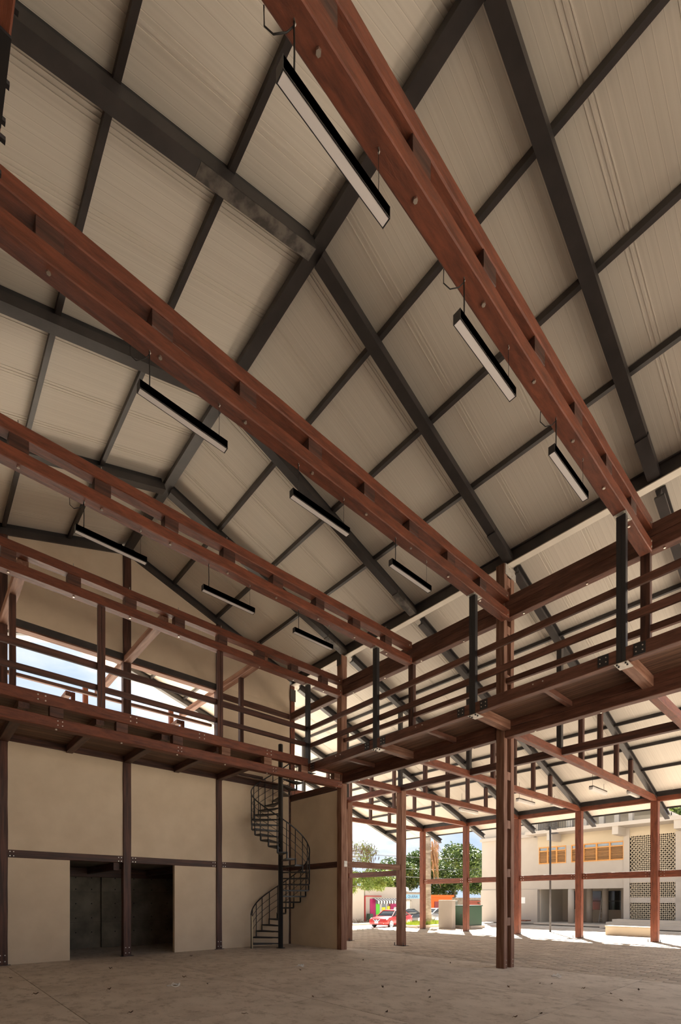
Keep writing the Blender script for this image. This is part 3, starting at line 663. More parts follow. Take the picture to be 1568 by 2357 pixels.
# ================================================================== aisle frame
for i, yv in enumerate((3, 6, 9, 12, 15, 18)):
    nm = ORD[i]
    th = thing('aisle_tie', 'red timber tie beam across the side aisle, %s from the front' % nm, 'beam', (17, yv, 5.75), 'aisle tie beams')
    timber('timber', (11.05, yv, 5.84+gzv(yv)*0.3), (22.85, yv, 5.84), 0.16, 0.22, 'timber', th)
    for xs_ in ((13.85, 15.36, 16.87, 18.35, 19.85)):
        first = xs_ == 13.85
        tp = tag(timber('strut', (xs_, yv, 5.95), (xs_, yv, zr(xs_)-0.05), 0.14, 0.14, 'timber_dark' if not first else 'steel', None, up=Vector((1, 0, 0))),
                 'upright %s strut from aisle tie beam %d to the rafter, %s from the hall' % ('steel' if first else 'timber', i+1, ORD[(13.85, 15.36, 16.87, 18.35, 19.85).index(xs_)]), 'strut', 'aisle struts')
        tp['label'] = 'upright %s strut on the %s aisle tie beam, %s from the hall' % ('steel' if first else 'timber', nm, ORD[(13.85, 15.36, 16.87, 18.35, 19.85).index(xs_)])
    th = thing('aisle_post', 'red timber post along the outer aisle edge, %s from the front' % nm, 'post', (22.8, yv, -0.06), 'outer aisle posts')
    timber('shaft', (22.8, yv, -0.06), (22.8, yv, 5.72), 0.27, 0.27, 'timber', th, up=Vector((1, 0, 0)))
    for s in (-1, 1): tube('anchor_bolt', [(22.68, yv+s*0.22, -0.06), (22.68, yv+s*0.22, 0.06)], 0.016, 'steel', th, 5)
    bar('foot_plate', (22.8, yv-0.25, -0.055), (22.8, yv+0.25, -0.055), 0.3, 0.014, 'steel', th)
    if i < 5:
        th = thing('aisle_rail', 'horizontal red timber rail between outer aisle posts, %s bay' % nm, 'rail', (22.8, yv+1.5, 2.7), 'outer aisle rails')
        timber('timber', (22.8, yv+0.13, 2.74), (22.8, yv+2.87, 2.74), 0.1, 0.27, 'timber', th)
        bolts(th, [(22.75, yv+q, z) for q in (0.2, 0.32, 2.66, 2.78) for z in (2.67, 2.8)], 'x', 0.018, 0.012)
        tag(timber('aisle_plate', (22.8, yv+0.0, 5.80), (22.8, yv+3.0, 5.80), 0.14, 0.2, 'timber'), 'red timber wall plate over the outer aisle posts, %s bay' % nm, 'beam', 'aisle plates')
for seg, (a, b) in enumerate(((3, 6), (6, 9), (9, 12), (12, 15))):
    tag(timber('aisle_beam', (13.85, a+0.08, 5.91), (13.85, b-0.08, 5.91), 0.16, 0.22, 'timber_dark' if seg < 3 else 'timber'), 'dark timber beam running along the aisle on its ties, %s bay' % ORD[seg], 'beam', 'aisle long beams')
for yv, nm in ((12.03, 'nearer'), (15.0, 'farther')):
    th = thing('aisle_post', '%s inner timber post standing in the side aisle' % nm, 'post', (13.95, yv, -0.06))
    timber('shaft', (13.93, yv, -0.06), (13.93, yv, 5.85), 0.27, 0.28, 'timber_weathered', th, up=Vector((1, 0, 0)))
    bar('foot_plate', (13.93, yv-0.25, -0.055), (13.93, yv+0.25, -0.055), 0.3, 0.014, 'steel', th)
    for s in (-1, 1): tube('anchor_bolt', [(13.8, yv+s*0.22, -0.06), (13.8, yv+s*0.22, 0.06)], 0.016, 'steel', th, 5)
tag(timber('aisle_rail', (11.05, 12.0, 2.90), (13.8, 12.0, 2.90), 0.12, 0.2, 'timber_weathered'), 'timber rail from the corner column to the inner aisle post', 'rail')
tag(timber('aisle_rail', (13.9, 12.17, 2.70), (13.9, 14.87, 2.70), 0.12, 0.2, 'timber'), 'timber rail between the two inner aisle posts', 'rail')
tag(timber('aisle_rail', (11.05, 15.0, 5.62), (13.8, 15.0, 5.62), 0.14, 0.2, 'timber'), 'short timber beam from the rear corner to the far inner aisle post', 'beam')
# strip lights in the aisle
for (lx, ly, n_) in ((20.9, 7.5, 'nearest'), (20.9, 10.6, 'second'), (20.9, 13.6, 'third')):
    th = thing('strip_light', 'plastic wrapped strip light hanging in the aisle, %s' % n_, 'light', (lx, ly, 6.1), 'aisle strip lights')
    sec = section('body', (lx-0.75, ly, 6.12), (lx+0.75, ly, 6.12), [rect(-0.08, 0.08, 0, 0.1)], 'steel_worn', th)
    section('diffuser', (lx-0.78, ly, 6.10), (lx+0.78, ly, 6.10), [[(-0.09, 0.06), (-0.06, -0.04), (0.06, -0.04), (0.09, 0.06)]], 'plastic_clear', th)
    for s in (-0.6, 0.6): tube('cable', [(lx+s, ly, 6.2), (lx+s, ly, zr(lx+s)+0.2)], 0.006, 'cable', th, 4)
    lx2 = 22.3
    if n_ != 'third':
        th = thing('strip_light', 'plastic wrapped strip light near the outer aisle plate, %s' % n_, 'light', (lx2, ly-1, 5.9), 'aisle strip lights')
        section('body', (lx2-0.7, ly-0.9, 6.02), (lx2+0.7, ly-0.9, 6.02), [rect(-0.08, 0.08, 0, 0.1)], 'steel_worn', th)
        section('diffuser', (lx2-0.73, ly-0.9, 6.0), (lx2+0.73, ly-0.9, 6.0), [[(-0.09, 0.06), (-0.06, -0.04), (0.06, -0.04), (0.09, 0.06)]], 'plastic_clear', th)
        for s in (-0.5, 0.4): tube('cable', [(lx2+s, ly-0.9, 6.1), (lx2+s, ly-0.9, zr(lx2+s)+0.2)], 0.006, 'cable', th, 4)

# ================================================================== pendant strip lights in the hall
side_w = ['left', 'middle', 'right']; row_w = {1: 'nearest tie beam', 2: 'second tie beam', 3: 'third tie beam'}
for k in (1, 2, 3):
    ty = TIES[k]
    for j, (xa, xb) in enumerate(((2.07, 3.24), (4.36, 5.54), (6.62, 7.78))):
        th = thing('pendant_light', 'black linear pendant light hanging from the %s, %s one' % (row_w[k], side_w[j]), 'light', ((xa+xb)/2, ty, 7.9), 'linear pendants')
        section('housing', (xa, ty, 7.88), (xb, ty, 7.88), [rect(-0.045, -0.038, 0, 0.11), rect(0.038, 0.045, 0, 0.11), rect(-0.045, 0.045, 0.012, 0.11)], 'black_paint', th)
        bar('end_cap', (xa-0.006, ty, 7.935), (xa, ty, 7.935), 0.092, 0.112, 'black_paint', th); bar('end_cap', (xb, ty, 7.935), (xb+0.006, ty, 7.935), 0.092, 0.112, 'black_paint', th)
        bar('diffuser', (xa+0.004, ty, 7.887), (xb-0.004, ty, 7.887), 0.076, 0.01, 'diffuser', th)
        for q, xc in enumerate((xa+0.13, xb-0.1)):
            tube('cable', [(xc, ty, 7.99), (xc+0.004, ty, 8.2), (xc, ty, TZ0-0.02)], 0.008 if q == 0 else 0.003, 'cable', th, 5)
            tube('eye_hook', [(xc, ty, TZ0-0.05), (xc+0.012, ty, TZ0-0.025), (xc, ty, TZ0+0.005)], 0.008, 'steel_pale', th, 5)
        if k == 1 or j == 0:
            tube('feed_wire', [(xa+0.13, ty, TZ0-0.05), (xa+0.08, ty+0.03, TZ0-0.12), (xa+0.0, ty+0.09, TZ0-0.15), (xa-0.05, ty+0.14, TZ0-0.08), (xa-0.06, ty+0.13, TZ0+0.05)], 0.006, 'cable', th, 5)

# ================================================================== spiral stair
SC = Vector((9.64, 13.85, 0)); SR, PR = 1.0, 0.085
NST = 29; RISE = 5.98/NST; DTH = math.radians(17.5)
def sang(i): return math.radians(192)-DTH*i-YAW
st = thing('spiral_stair', 'black steel spiral staircase winding up to the rear gallery', 'staircase', tuple(SC))
lathe('centre_pole', [(0.16, 0.0), (0.16, 0.015), (PR, 0.015), (PR, 7.1), (PR*0.6, 7.12)], 'black_paint', tuple(SC), st, 16)
def P(a, r, z): return (SC.x+r*math.cos(a), SC.y+r*math.sin(a), z)
for i in range(NST):
    z = RISE*(i+1)-0.03; a1 = sang(i); a0 = a1-DTH*1.12
    v, f = [], []
    for zz in (z-0.045, z):
        v += [P(a0, 0.07, zz), P(a0, SR, zz), P((a0+a1)/2, SR, zz), P(a1, SR, zz), P(a1, 0.07, zz)]
    f = [(0, 1, 2, 3, 4)[::-1], (5, 6, 7, 8, 9)]+[(q, (q+1) % 5, 5+(q+1) % 5, 5+q) for q in range(5)]
    tr = obj('tread', mesh('tread', v, f), 'black_paint', st)
    v = [P(a0, 0.3, z-0.052), P(a0, SR-0.06, z-0.052), P((a0+a1)/2, SR-0.06, z-0.055), P(a1, SR-0.06, z-0.052), P(a1, 0.3, z-0.052)]
    v2 = [(x, y, q+0.008) for (x, y, q) in v]
    obj('plastic_wrap', mesh('wrap', v+v2, f), 'steel_worn', tr)
    am = (a0+a1)/2
    tube('baluster', [P(a1-0.02, SR+0.012, z-RISE-0.02), P(a1-0.02, SR+0.012, z+0.98)], 0.017, 'black_paint', st, 6)
    bar('stringer_plate', P(a1, SR-0.0, z-RISE-0.02), P(a1, SR-0.0, z), 0.03, 0.03, 'black_paint', st)
for hh, rr, nm in ((0.98, 0.022, 'handrail'), (0.72, 0.009, 'guard_wire'), (0.48, 0.009, 'guard_wire'), (0.24, 0.009, 'guard_wire')):
    pts = [P(sang(t/3.0)-0.02, SR+0.012, RISE*(t/3.0+1)-0.03+hh) for t in range(0, (NST-1)*3+1)]
    tube(nm, pts, rr, 'black_paint', st, 6)
tube('entry_post', [P(sang(-0.6), SR, 0.02), P(sang(-0.6), SR, 1.12)], 0.026, 'stanchion', st, 8)

# ================================================================== white building across the plaza
FX = 33.5
wbld = thing('white_building', 'white concrete building with timber louvre windows and lattice screen across the plaza', 'building', (36, 10, -0.06))
def B(nm, *a, p=wbld): return box(nm, *a, p)
B('tower_wall', FX, 42, 16.09, 20.6, -0.06, 9.6, 'white_render')
box('tower_plinth', FX-0.06, FX, 16.09, 20.66, -0.06, 2.41, 'white_render', wbld)
box('notice', FX-0.07, FX-0.055, 17.0, 17.8, 1.4, 1.85, 'plate_white', wbld)
# upper floor wall pieces around the windows
B('upper_wall', FX, FX+0.3, 10.18, 16.09, 2.41, 4.2, 'white_render')
B('upper_wall', FX, FX+0.3, 10.18, 16.09, 5.40, 6.2, 'cream_render')
for a, b in ((10.18, 10.52), (13.74, 14.1), (15.98, 16.09)): B('upper_wall', FX, FX+0.3, a, b, 4.2, 5.4, 'white_render')
B('dark_interior', FX+0.5, FX+0.6, 10.2, 16.0, 4.0, 5.5, 'dark_glass')
B('pillar', FX-0.06, FX+0.3, 10.18, 10.52, 0.0, 6.2, 'white_render')
# passage under the upper floor
B('passage_floor', FX-0.6, 41, 10.5, 16.1, -0.06, 0.06, 'stone_base'); B('passage_ceiling', FX+0.3, 41, 10.2, 16.1, 3.0, 3.2, 'white_render')
B('passage_back_wall', 37.4, 37.6, 8, 16.1, 0.0, 3.2, 'beige_render'); B('passage_side_wall', FX+0.3, 40, 16.0, 16.09, 0, 3.1, 'beige_render'); B('passage_side_wall', FX+0.4, 40, 10.0, 10.18, 0, 3.1, 'beige_render')
B('cross_beam', FX+0.3, FX+0.7, 10.5, 16.1, 2.42, 3.0, 'white_render'); B('cross_beam', FX+2.4, FX+2.7, 10.5, 16.1, 2.5, 3.0, 'white_render')
for (xx, yy) in ((FX+0.2, 13.84), (FX+2.2, 13.4), (FX+2.6, 11.3), (FX+2.6, 12.5)):
    lathe('round_column', [(0.2, 0.06), (0.2, 3.0)], 'white_render', (xx, yy, 0), wbld, 14)
for (a, b) in ((14.7, 15.4), (13.2, 13.9), (11.9, 12.7), (10.6, 11.1)):
    wn = B('passage_window', 37.3, 37.39, a, b, 0.95, 2.3, 'dark_glass'); box('glazing_bar', 37.28, 37.3, a, b, 1.55, 1.6, 'iron', wn)
B('passage_door', 37.3, 37.39, 11.3, 11.7, 0.06, 2.3, 'dark_glass')
# overhanging terrace slab, brackets, lattice
B('terrace_slab', 32.0, 42, -8, 16.3, 6.17, 6.40, 'white_render')
B('tower_slab', 33.2, 33.5, 16.09, 20.6, 6.17, 6.40, 'white_render')
for yb in (10.55, 7.35, 14.6, 4.1, 1.0): B('slab_bracket', 32.05, FX, yb-0.17, yb+0.17, 5.68, 6.17, 'white_render')
def lattice(y0, y1, z0, z1):
    geos = []; s = 0.2; h = 0.054; kx = 0.83; x0, x1 = FX+0.02, FX+0.12
    W, H = y1-y0, z1-z0
    for sg in (1, -1):
        n0 = int(-H*kx/s)-1; n1 = int((W+H*kx)/s)+2
        for n in range(n0, n1):
            c0 = n*s
            za, zb = 0.0, H
            if sg > 0: za, zb = max(za, -c0/kx), min(zb, (W-c0)/kx)
            else: za, zb = max(za, (c0-W)/kx), min(zb, c0/kx)
            if zb-za < 0.04: continue
            pts = [(c0+sg*kx*za-h, za), (c0+sg*kx*za+h, za), (c0+sg*kx*zb+h, zb), (c0+sg*kx*zb-h, zb)]
            pts = [(y0+min(max(a, 0), W), z0+b) for a, b in pts]
            geos.append(([(x0, a, b) for a, b in pts]+[(x1, a, b) for a, b in pts], BOXF))
    return multi('lattice_screen', geos, 'cream_render', wbld)
for (ya, yb) in ((7.78, 10.18), (5.0, 7.5), (2.2, 4.8)):
    lattice(ya, yb, 0.48, 1.48); lattice(ya, yb, 1.82, 2.73); lattice(ya, yb, 3.17, 5.64)
    B('lattice_pillar', FX-0.02, FX+0.25, ya-0.28, ya, 0.3, 5.7, 'white_render')
B('lattice_band', FX-0.02, FX+0.2, -2, 10.18, 1.48, 1.82, 'white_render'); B('lattice_band', FX-0.02, FX+0.2, -2, 10.18, 2.73, 3.17, 'white_render')
B('rear_wall', 41.8, 42, -8, 16.1, 0, 6.2, 'white_render'); B('end_wall', FX, 42, -2.3, -2, 0, 6.2, 'white_render'); B('stair_wall', FX+0.4, 42, 9.8, 10.0, 3.2, 6.17, 'shade_room')  # unseen walls added to keep sunlight off the lattice backdrop
B('lattice_head', FX-0.0, FX+0.2, -2, 10.18, 5.64, 6.17, 'cream_render'); B('lattice_backdrop', FX+2.4, FX+2.5, -2, 10.0, 0.3, 6.17, 'shade_room')  # dark backdrop paints interior shade behind the lattice holes
for i in range(3): box('entrance_step', 32.9-0.32*(2-i)-0.3, FX+0.3, -6, 10.9+0.25*(2-i), -0.06+0.0*i, 0.12+0.17*i, 'stone_base', wbld)
# louvre windows
def louvre(y0, y1, n, z0, z1):
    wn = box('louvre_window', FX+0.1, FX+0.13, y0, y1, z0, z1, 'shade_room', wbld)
    fr = 0.07
    for (a, b, c, d) in ((y0, y1, z0, z0+fr), (y0, y1, z1-fr, z1), (y0, y1, z1-0.32, z1-0.26)): box('frame_rail', FX-0.02, FX+0.08, a, b, c, d, 'orange_wood', wn)
    for k in range(n+1):
        yc = y0+(y1-y0)*k/n; box('mullion', FX-0.03, FX+0.08, max(y0, yc-0.045), min(y1, yc+0.045), z0, z1, 'orange_wood', wn)
    for k in range(n):
        a = y0+(y1-y0)*k/n+0.05; b = y0+(y1-y0)*(k+1)/n-0.05
        box('pane', FX+0.05, FX+0.06, a, b, z1-0.26, z1-fr, 'window_blue', wn)
        for q in range(10):
            zz = z0+fr+0.03+q*(z1-0.36-z0-fr)/9.0
            bar('slat', (FX+0.035, a, zz), (FX+0.035, b, zz), 0.085, 0.014, 'louver_wood', wn, up=Vector((0.5, 0, 1)))
louvre(14.1, 16.0, 3, 4.2, 5.40); louvre(10.52, 13.74, 4, 4.2, 5.40)
# terrace storey
B('terrace_wall', 37, 37.2, 9, 16.1, 6.4, 9.2, 'beige_render')
for (ya, yb, zt) in ((13.90, 14.28, 9.4), (12.95, 13.25, 9.4), (11.87, 12.17, 9.2), (10.97, 11.24, 8.9), (10.19, 10.41, 8.2)):
    B('terrace_column', 34, 34.35, ya, yb, 6.4, zt, 'white_render')
v = [(33.9, 11.2, 8.72), (38, 11.2, 8.72), (38, 16.1, 9.4), (33.9, 16.1, 9.4), (33.9, 11.2, 9.0), (38, 11.2, 9.0), (38, 16.1, 9.8), (33.9, 16.1, 9.8)]
obj('terrace_roof', mesh('roof', v, BOXF), 'white_render', wbld)
v = [(33.9, 8.6, 7.05), (38, 8.6, 7.05), (38, 11.2, 8.72), (33.9, 11.2, 8.72), (33.9, 8.6, 7.3), (38, 8.6, 7.3), (38, 11.2, 9.0), (33.9, 11.2, 9.0)]
obj('terrace_roof', mesh('roof', v, BOXF), 'white_render', wbld)
B('terrace_parapet', 36, 36.2, 8.6, 13, 6.4, 7.25, 'beige_render')
rl = thing('terrace_railing', 'black wrought iron railing on the terrace of the white building', 'railing', (32.3, 15, 6.4))
for zz in (6.5, 7.05): bar('rail', (32.3, 13.1, zz), (32.3, 16.0, zz), 0.03, 0.03, 'iron', rl)
for q in range(18): bar('baluster', (32.3, 13.15+q*0.165, 6.4), (32.3, 13.15+q*0.165, 7.05), 0.02, 0.02, 'iron', rl)

ld = thing('step_ladder', 'timber ladder leaning on the wall inside the building passage', 'ladder', (36.9, 12.9, 0.06))
for yy in (12.75, 13.1): bar('side_rail', (36.6, yy, 0.06), (37.28, yy, 2.0), 0.05, 0.06, 'tank_grey', ld)
for q in range(5): bar('rung', (36.68+q*0.13, 12.75, 0.35+q*0.37), (36.68+q*0.13, 13.1, 0.35+q*0.37), 0.04, 0.04, 'tank_grey', ld)
pl_ = thing('tube_light', 'tube light under the passage ceiling of the white building', 'light', (34.9, 11.2, 2.9))
box('body', 34.8, 34.95, 10.7, 12.0, 2.9, 2.99, 'iron', pl_); box('tube', 34.83, 34.92, 10.75, 11.95, 2.84, 2.9, 'plate_white', pl_)
bn = thing('concrete_bench', 'long cream concrete bench block on the sunny plaza', 'bench', (25.9, 7.4, -0.06))
box('block', 25.55, 26.1, 6.85, 8.85, -0.06, 0.36, 'cream_render', bn, 0.015); box('top', 25.53, 26.12, 6.83, 8.87, 0.36, 0.40, 'cream_render', bn, 0.008)
lb = thing('timber_bench', 'low dark timber bench in front of the white building', 'bench', (32.6, 16.9, -0.06))
box('seat', 31.9, 32.7, 16.2, 18.2, 0.17, 0.24, 'timber', lb); box('support', 32.0, 32.6, 16.9, 18.1, -0.06, 0.17, 'iron', lb)
lp = thing('lamp_pole', 'thin grey lamp pole with slatted heads standing on the plaza', 'lamp', (25.72, 11.66, -0.06))
tube('pole', [(25.72, 11.66, -0.06), (25.72, 11.66, 5.62)], 0.055, 'steel', lp, 8)
for dy in (-0.22, 0.14):
    for q in range(6): box('slat', 25.6, 25.84, 11.66+dy-0.09, 11.66+dy+0.09, 5.45+q*0.07, 5.48+q*0.07, 'iron', lp)
box('floodlight', 25.6, 25.8, 11.25, 11.55, 5.2, 5.27, 'iron', lp)

# ================================================================== planter, palm, transformer
pl = thing('planter_bed', 'grass planter with pale kerb around the palm', 'planter', (25, 19.3, -0.1))
box('kerb', 22.9, 27.5, 18.55, 18.75, -0.11, 0.1, 'beige_render', pl); box('kerb', 22.9, 23.1, 18.75, 20.1, -0.2, 0.1, 'beige_render', pl); box('soil', 23.1, 27.5, 18.75, 20.1, -0.2, 0.08, 'grout', pl)
gr = []
rg = random.Random(5)
for q in range(2600):
    x, y = rg.uniform(23.1, 27.4), rg.uniform(18.75, 20.0); h = rg.uniform(0.1, 0.32); dx, dy = rg.uniform(-0.08, 0.08), rg.uniform(-0.08, 0.08); s = 0.025
    gr.append(([(x-s, y, 0.07), (x+s, y+0.01, 0.07), (x+dx, y+dy, 0.08+h)], [(0, 1, 2)]))
g_ = multi('grass', gr, 'grass'); tag(g_, 'bright green grass growing in the planter bed', 'grass', kind='stuff')
pm_ = thing('palm_tree', 'tall palm trunk with a dead hanging frond beyond the aisle posts', 'tree', (25.14, 19.5, 0.05))
lathe('trunk', [(0.36, 0.05), (0.30, 0.5), (0.26, 1.5), (0.25, 4), (0.24, 7), (0.22, 11.5)], 'palm_bark', (25.14, 19.5, 0), pm_, 14)
fr_ = []
for q in range(70):
    a = rg.uniform(-0.5, 0.5); x0 = 25.55+rg.uniform(-0.2, 0.25); y0 = 19.2+rg.uniform(-0.25, 0.25); zt = rg.uniform(4.2, 5.9); L = rg.uniform(0.6, 1.9)
    fr_.append(tube_geo([(x0-0.1, y0, zt), (x0+0.05, y0+a*0.2, zt-L*0.5), (x0+0.12+a*0.2, y0-0.2*abs(a), zt-L)], [0.02, 0.025, 0.008], 4))
multi('dead_frond', fr_, 'dead_frond', pm_)
cf = []
for q in range(14):
    a = q*math.pi*2/14; 
    for k in range(60):
        t = k/60.0; rr = 0.3+3.2*t; zz = 11.6+1.4*math.sin(t*2.2)-2.4*t*t
        bx, by = 25.14+rr*math.cos(a), 19.5+rr*math.sin(a); 
        for s in (-1, 1):
            ex, ey = bx+s*0.5*(1-t*0.6)*math.sin(a), by-s*0.5*(1-t*0.6)*math.cos(a)
            cf.append(([(bx, by, zz), (bx+0.05*math.cos(a), by+0.05*math.sin(a), zz), (ex, ey, zz-0.35)], [(0, 1, 2)]))
multi('frond_crown', cf, 'leaf_dark', pm_)
pw = thing('boundary_wall', 'short white rendered wall beside the green transformer box', 'wall', (24.4, 17.2, -0.06))
box('wall', 24.0, 24.35, 16.75, 17.75, -0.06, 1.66, 'white_render', pw, 0.02); box('wall_return', 24.35, 25.6, 17.45, 17.75, -0.06, 1.62, 'white_render', pw, 0.02)
tf = thing('transformer_box', 'dark green electrical transformer box on a concrete plinth', 'transformer', (25.4, 16.4, -0.06))
box('plinth', 24.75, 26.3, 15.95, 17.35, -0.06, 0.12, 'white_render', tf, 0.02); box('cabinet', 24.85, 26.2, 16.1, 17.25, 0.12, 1.28, 'transformer_green', tf, 0.02)
box('lid', 24.82, 26.23, 16.07, 17.28, 1.28, 1.34, 'transformer_green', tf)
box('warning_label', 24.84, 24.85, 16.4, 16.55, 0.95, 1.13, 'plate_white', tf); box('warning_label', 24.84, 24.85, 16.14, 16.3, 0.92, 1.1, 'plate_white', tf); box('caution_label', 24.84, 24.85, 16.15, 16.28, 0.78, 0.86, 'yellow_poster', tf)
box('padlock_handle', 24.82, 24.85, 16.68, 16.74, 0.6, 0.8, 'iron', tf)
br = thing('brick_pillar', 'weathered red brick wall end behind the transformer box', 'wall', (27.5, 16.5, 0))
brm = boxmesh(0.2, 0.24, 0.085, 'brick_red')
for r__ in range(17):
    for q in range(4): obj('brick', brm, None, br, Matrix.Translation((27.2, 17.0+q*0.24+(0.12 if r__ % 2 else 0), 0.0+r__*0.098)))
box('mortar_core', 27.15, 27.25, 16.9, 17.85, -0.06, 1.65, 'grout', br)

# ================================================================== trees
def leaf_cloud(centers, n, size, rr, droop=0.0, spread=1.0, aspect=0.5):
    v, f = [], []
    for q in range(n):
        c = rr.choice(centers); R = c[3]
        while True:
            d = Vector((rr.uniform(-1, 1), rr.uniform(-1, 1), rr.uniform(-1, 1)))
            if 0.05 < d.length < 1: break
        d = d.normalized()*(0.55+0.45*rr.random())*R*spread
        p = Vector(c[:3])+Vector((d.x, d.y, d.z*0.85))
        a = Vector((rr.uniform(-1, 1), rr.uniform(-1, 1), rr.uniform(-0.6, 0.6)-droop)).normalized()
        b = a.cross(Vector((rr.uniform(-1, 1), rr.uniform(-1, 1), rr.uniform(-1, 1))))
        if b.length < 0.1: b = a.orthogonal()
        b = b.normalized()*size*aspect*rr.uniform(0.7, 1.2); a = a*size*rr.uniform(0.7, 1.3); i = len(v)
        v += [tuple(p), tuple(p+a*0.5+b*0.5), tuple(p+a), tuple(p+a*0.5-b*0.5)]; f.append((i, i+1, i+2, i+3))
    return v, f
def tree(name, label, base, top, blobs, n, size, matn, seed, tr=0.3, group='trees beyond the plaza', **kw):
    rr = random.Random(seed); th = thing(name, label, 'tree', base, group)
    tube('trunk', [base, ((base[0]+top[0])/2+0.2, (base[1]+top[1])/2, (base[2]+top[2])/2), top], [tr, tr*0.75, tr*0.4], 'bark', th, 8)
    for b in blobs[:6]:
        tube('limb', [tuple(Vector(base).lerp(Vector(top), 0.6)), tuple(Vector(b[:3])-Vector((0, 0, 0.2)))], [tr*0.45, tr*0.12], 'bark', th, 5)
    v, f = leaf_cloud(blobs, n, size, rr, **kw); obj('crown', mesh('crown', v, f), matn, th)
    return th
def blobs(cx, cy, cz, rx, ry, rz, n, r0, r1, seed):
    rr = random.Random(seed); out = []
    for q in range(n):
        while True:
            d = Vector((rr.uniform(-1, 1), rr.uniform(-1, 1), rr.uniform(-1, 1)))
            if d.length < 1: break
        out.append((cx+d.x*rx, cy+d.y*ry, cz+d.z*rz, rr.uniform(r0, r1)))
    return out
tree('shade_tree', 'big dense dark green tree behind the orange shop', (51.6, 35.8, -0.6), (51.6, 35.8, 7), blobs(51.6, 35.8, 5.7, 6.0, 6.0, 3.2, 36, 1.1, 2.0, 1), 32000, 0.36, 'leaf_dark', 11)
tree('shade_tree', 'rounded dark tree behind the white shop with water tank', (45.5, 40, -0.6), (45.5, 40, 5), blobs(45.5, 40.5, 4.8, 4.2, 3.6, 1.3, 22, 0.9, 1.6, 2), 18000, 0.3, 'leaf_dark', 12)
tree('shade_tree', 'green tree rising over the roof of the white building', (49, 13.5, -0.06), (49, 13.5, 9), blobs(49, 12.0, 9.3, 4.0, 4.0, 2.3, 20, 0.9, 1.6, 3), 12000, 0.32, 'leaf_dark', 13)
tree('shade_tree', 'pale green tree beside the dark round tree', (42.0, 39.6, -0.6), (42.0, 39.6, 3.4), blobs(42.2, 39.6, 3.7, 2.5, 1.4, 1.2, 14, 0.6, 1.0, 4), 4000, 0.3, 'leaf_light', 14)
tl = tree('pod_tree', 'feathery legume tree with brown hanging seed pods', (18.6, 22.6, -0.3), (19.2, 22.4, 4.6), blobs(20.9, 21.6, 2.8, 1.7, 1.4, 0.6, 28, 0.25, 0.55, 5), 5200, 0.19, 'leaf_light', 15, tr=0.18, droop=0.9, aspect=0.32)
tlb = blobs(20.6, 21.6, 4.5, 1.6, 1.3, 0.9, 30, 0.3, 0.5, 6)
v, f = leaf_cloud(tlb, 1100, 0.16, random.Random(21), aspect=0.3); obj('upper_crown', mesh('uc', v, f), 'leaf_light', tl)
rr = random.Random(8); pods = []; tw = []
for b in tlb:
    tw.append(tube_geo([(19.2, 22.4, 3.8), ((19.2+b[0])/2, (22.4+b[1])/2, b[2]*0.5+2.2), b[:3]], [0.035, 0.02, 0.008], 4))
    for q in range(13):
        x, y, z = b[0]+rr.uniform(-0.4, 0.4), b[1]+rr.uniform(-0.4, 0.4), b[2]+rr.uniform(-0.3, 0.3)
        pods.append(tube_geo([(x, y, z), (x+0.02, y, z-0.12), (x-0.01, y+0.02, z-0.26)], [0.006, 0.02, 0.005], 4))
multi('twigs', tw, 'bark', tl); multi('seed_pods', pods, 'pod_brown', tl)
for i, (p0, p1, zz) in enumerate((((28, 44, 7.2), (60, 22, 6.4), 0), ((28, 43, 5.4), (60, 22.5, 5.6), 0), ((28, 41, 4.6), (60, 23.0, 4.4), 0))):
    mid = tuple((Vector(p0)+Vector(p1))/2-Vector((0, 0, 0.5)))
    tag(tube('power_line', [p0, mid, p1], 0.03, 'cable', None, 5), 'overhead power line over the street, %s' % ('highest', 'middle one', 'lowest')[i], 'power line', 'power lines')

# ================================================================== shops across the street
Z0 = -0.65
sb = thing('street_kerb', 'pale pavement strip and kerb in front of the shops', 'pavement', (36, 31.5, Z0))
box('pavement', 22, 60, 31.3, 32.88, Z0, Z0+0.16, 'beige_render', sb); box('kerb_stone', 22, 60, 31.1, 31.3, Z0, Z0+0.17, 'stone_base', sb)
bw = thing('plain_shop', 'beige windowless building at the left end of the street', 'building', (30, 35, Z0))
box('wall', 24, 32.75, 33, 38, Z0, 3.0, 'beige_render', bw); box('drain_pipe', 32.82, 32.92, 32.95, 33.05, Z0, 2.05, 'red_paint', bw)
ps = thing('pink_shop', 'small shop with pink shutters and a striped black and white awning', 'shop', (35.5, 34, Z0))
box('wall', 32.95, 37.75, 33.05, 38, Z0, 2.95, 'white_render', ps); box('red_beam', 32.95, 35.2, 32.96, 33.05, 1.97, 2.06, 'red_paint', ps)
box('pink_wall', 33.6, 34.35, 32.99, 33.05, Z0+0.16, 1.75, 'pink_paint', ps); box('pink_wall', 36.5, 37.65, 32.99, 33.05, Z0+0.16, 1.75, 'pink_paint', ps)
box('maroon_door', 36.3, 36.55, 32.97, 33.05, Z0+0.16, 1.5, 'maroon_paint', ps); box('shop_window', 34.35, 36.3, 33.0, 33.05, Z0+0.16, 1.55, 'window_blue', ps)
for a in (34.95, 35.1, 35.85): box('door_frame', a, a+0.09, 32.96, 33.02, Z0+0.16, 1.5, 'plate_white', ps)
box('green_poster', 34.4, 34.9, 32.97, 32.99, 0.0, 1.25, 'green_poster', ps); box('yellow_poster', 35.25, 35.75, 32.97, 32.99, 0.35, 0.9, 'yellow_poster', ps); box('yellow_poster', 36.0, 36.4, 32.95, 32.97, 0.2, 1.0, 'yellow_poster', ps)
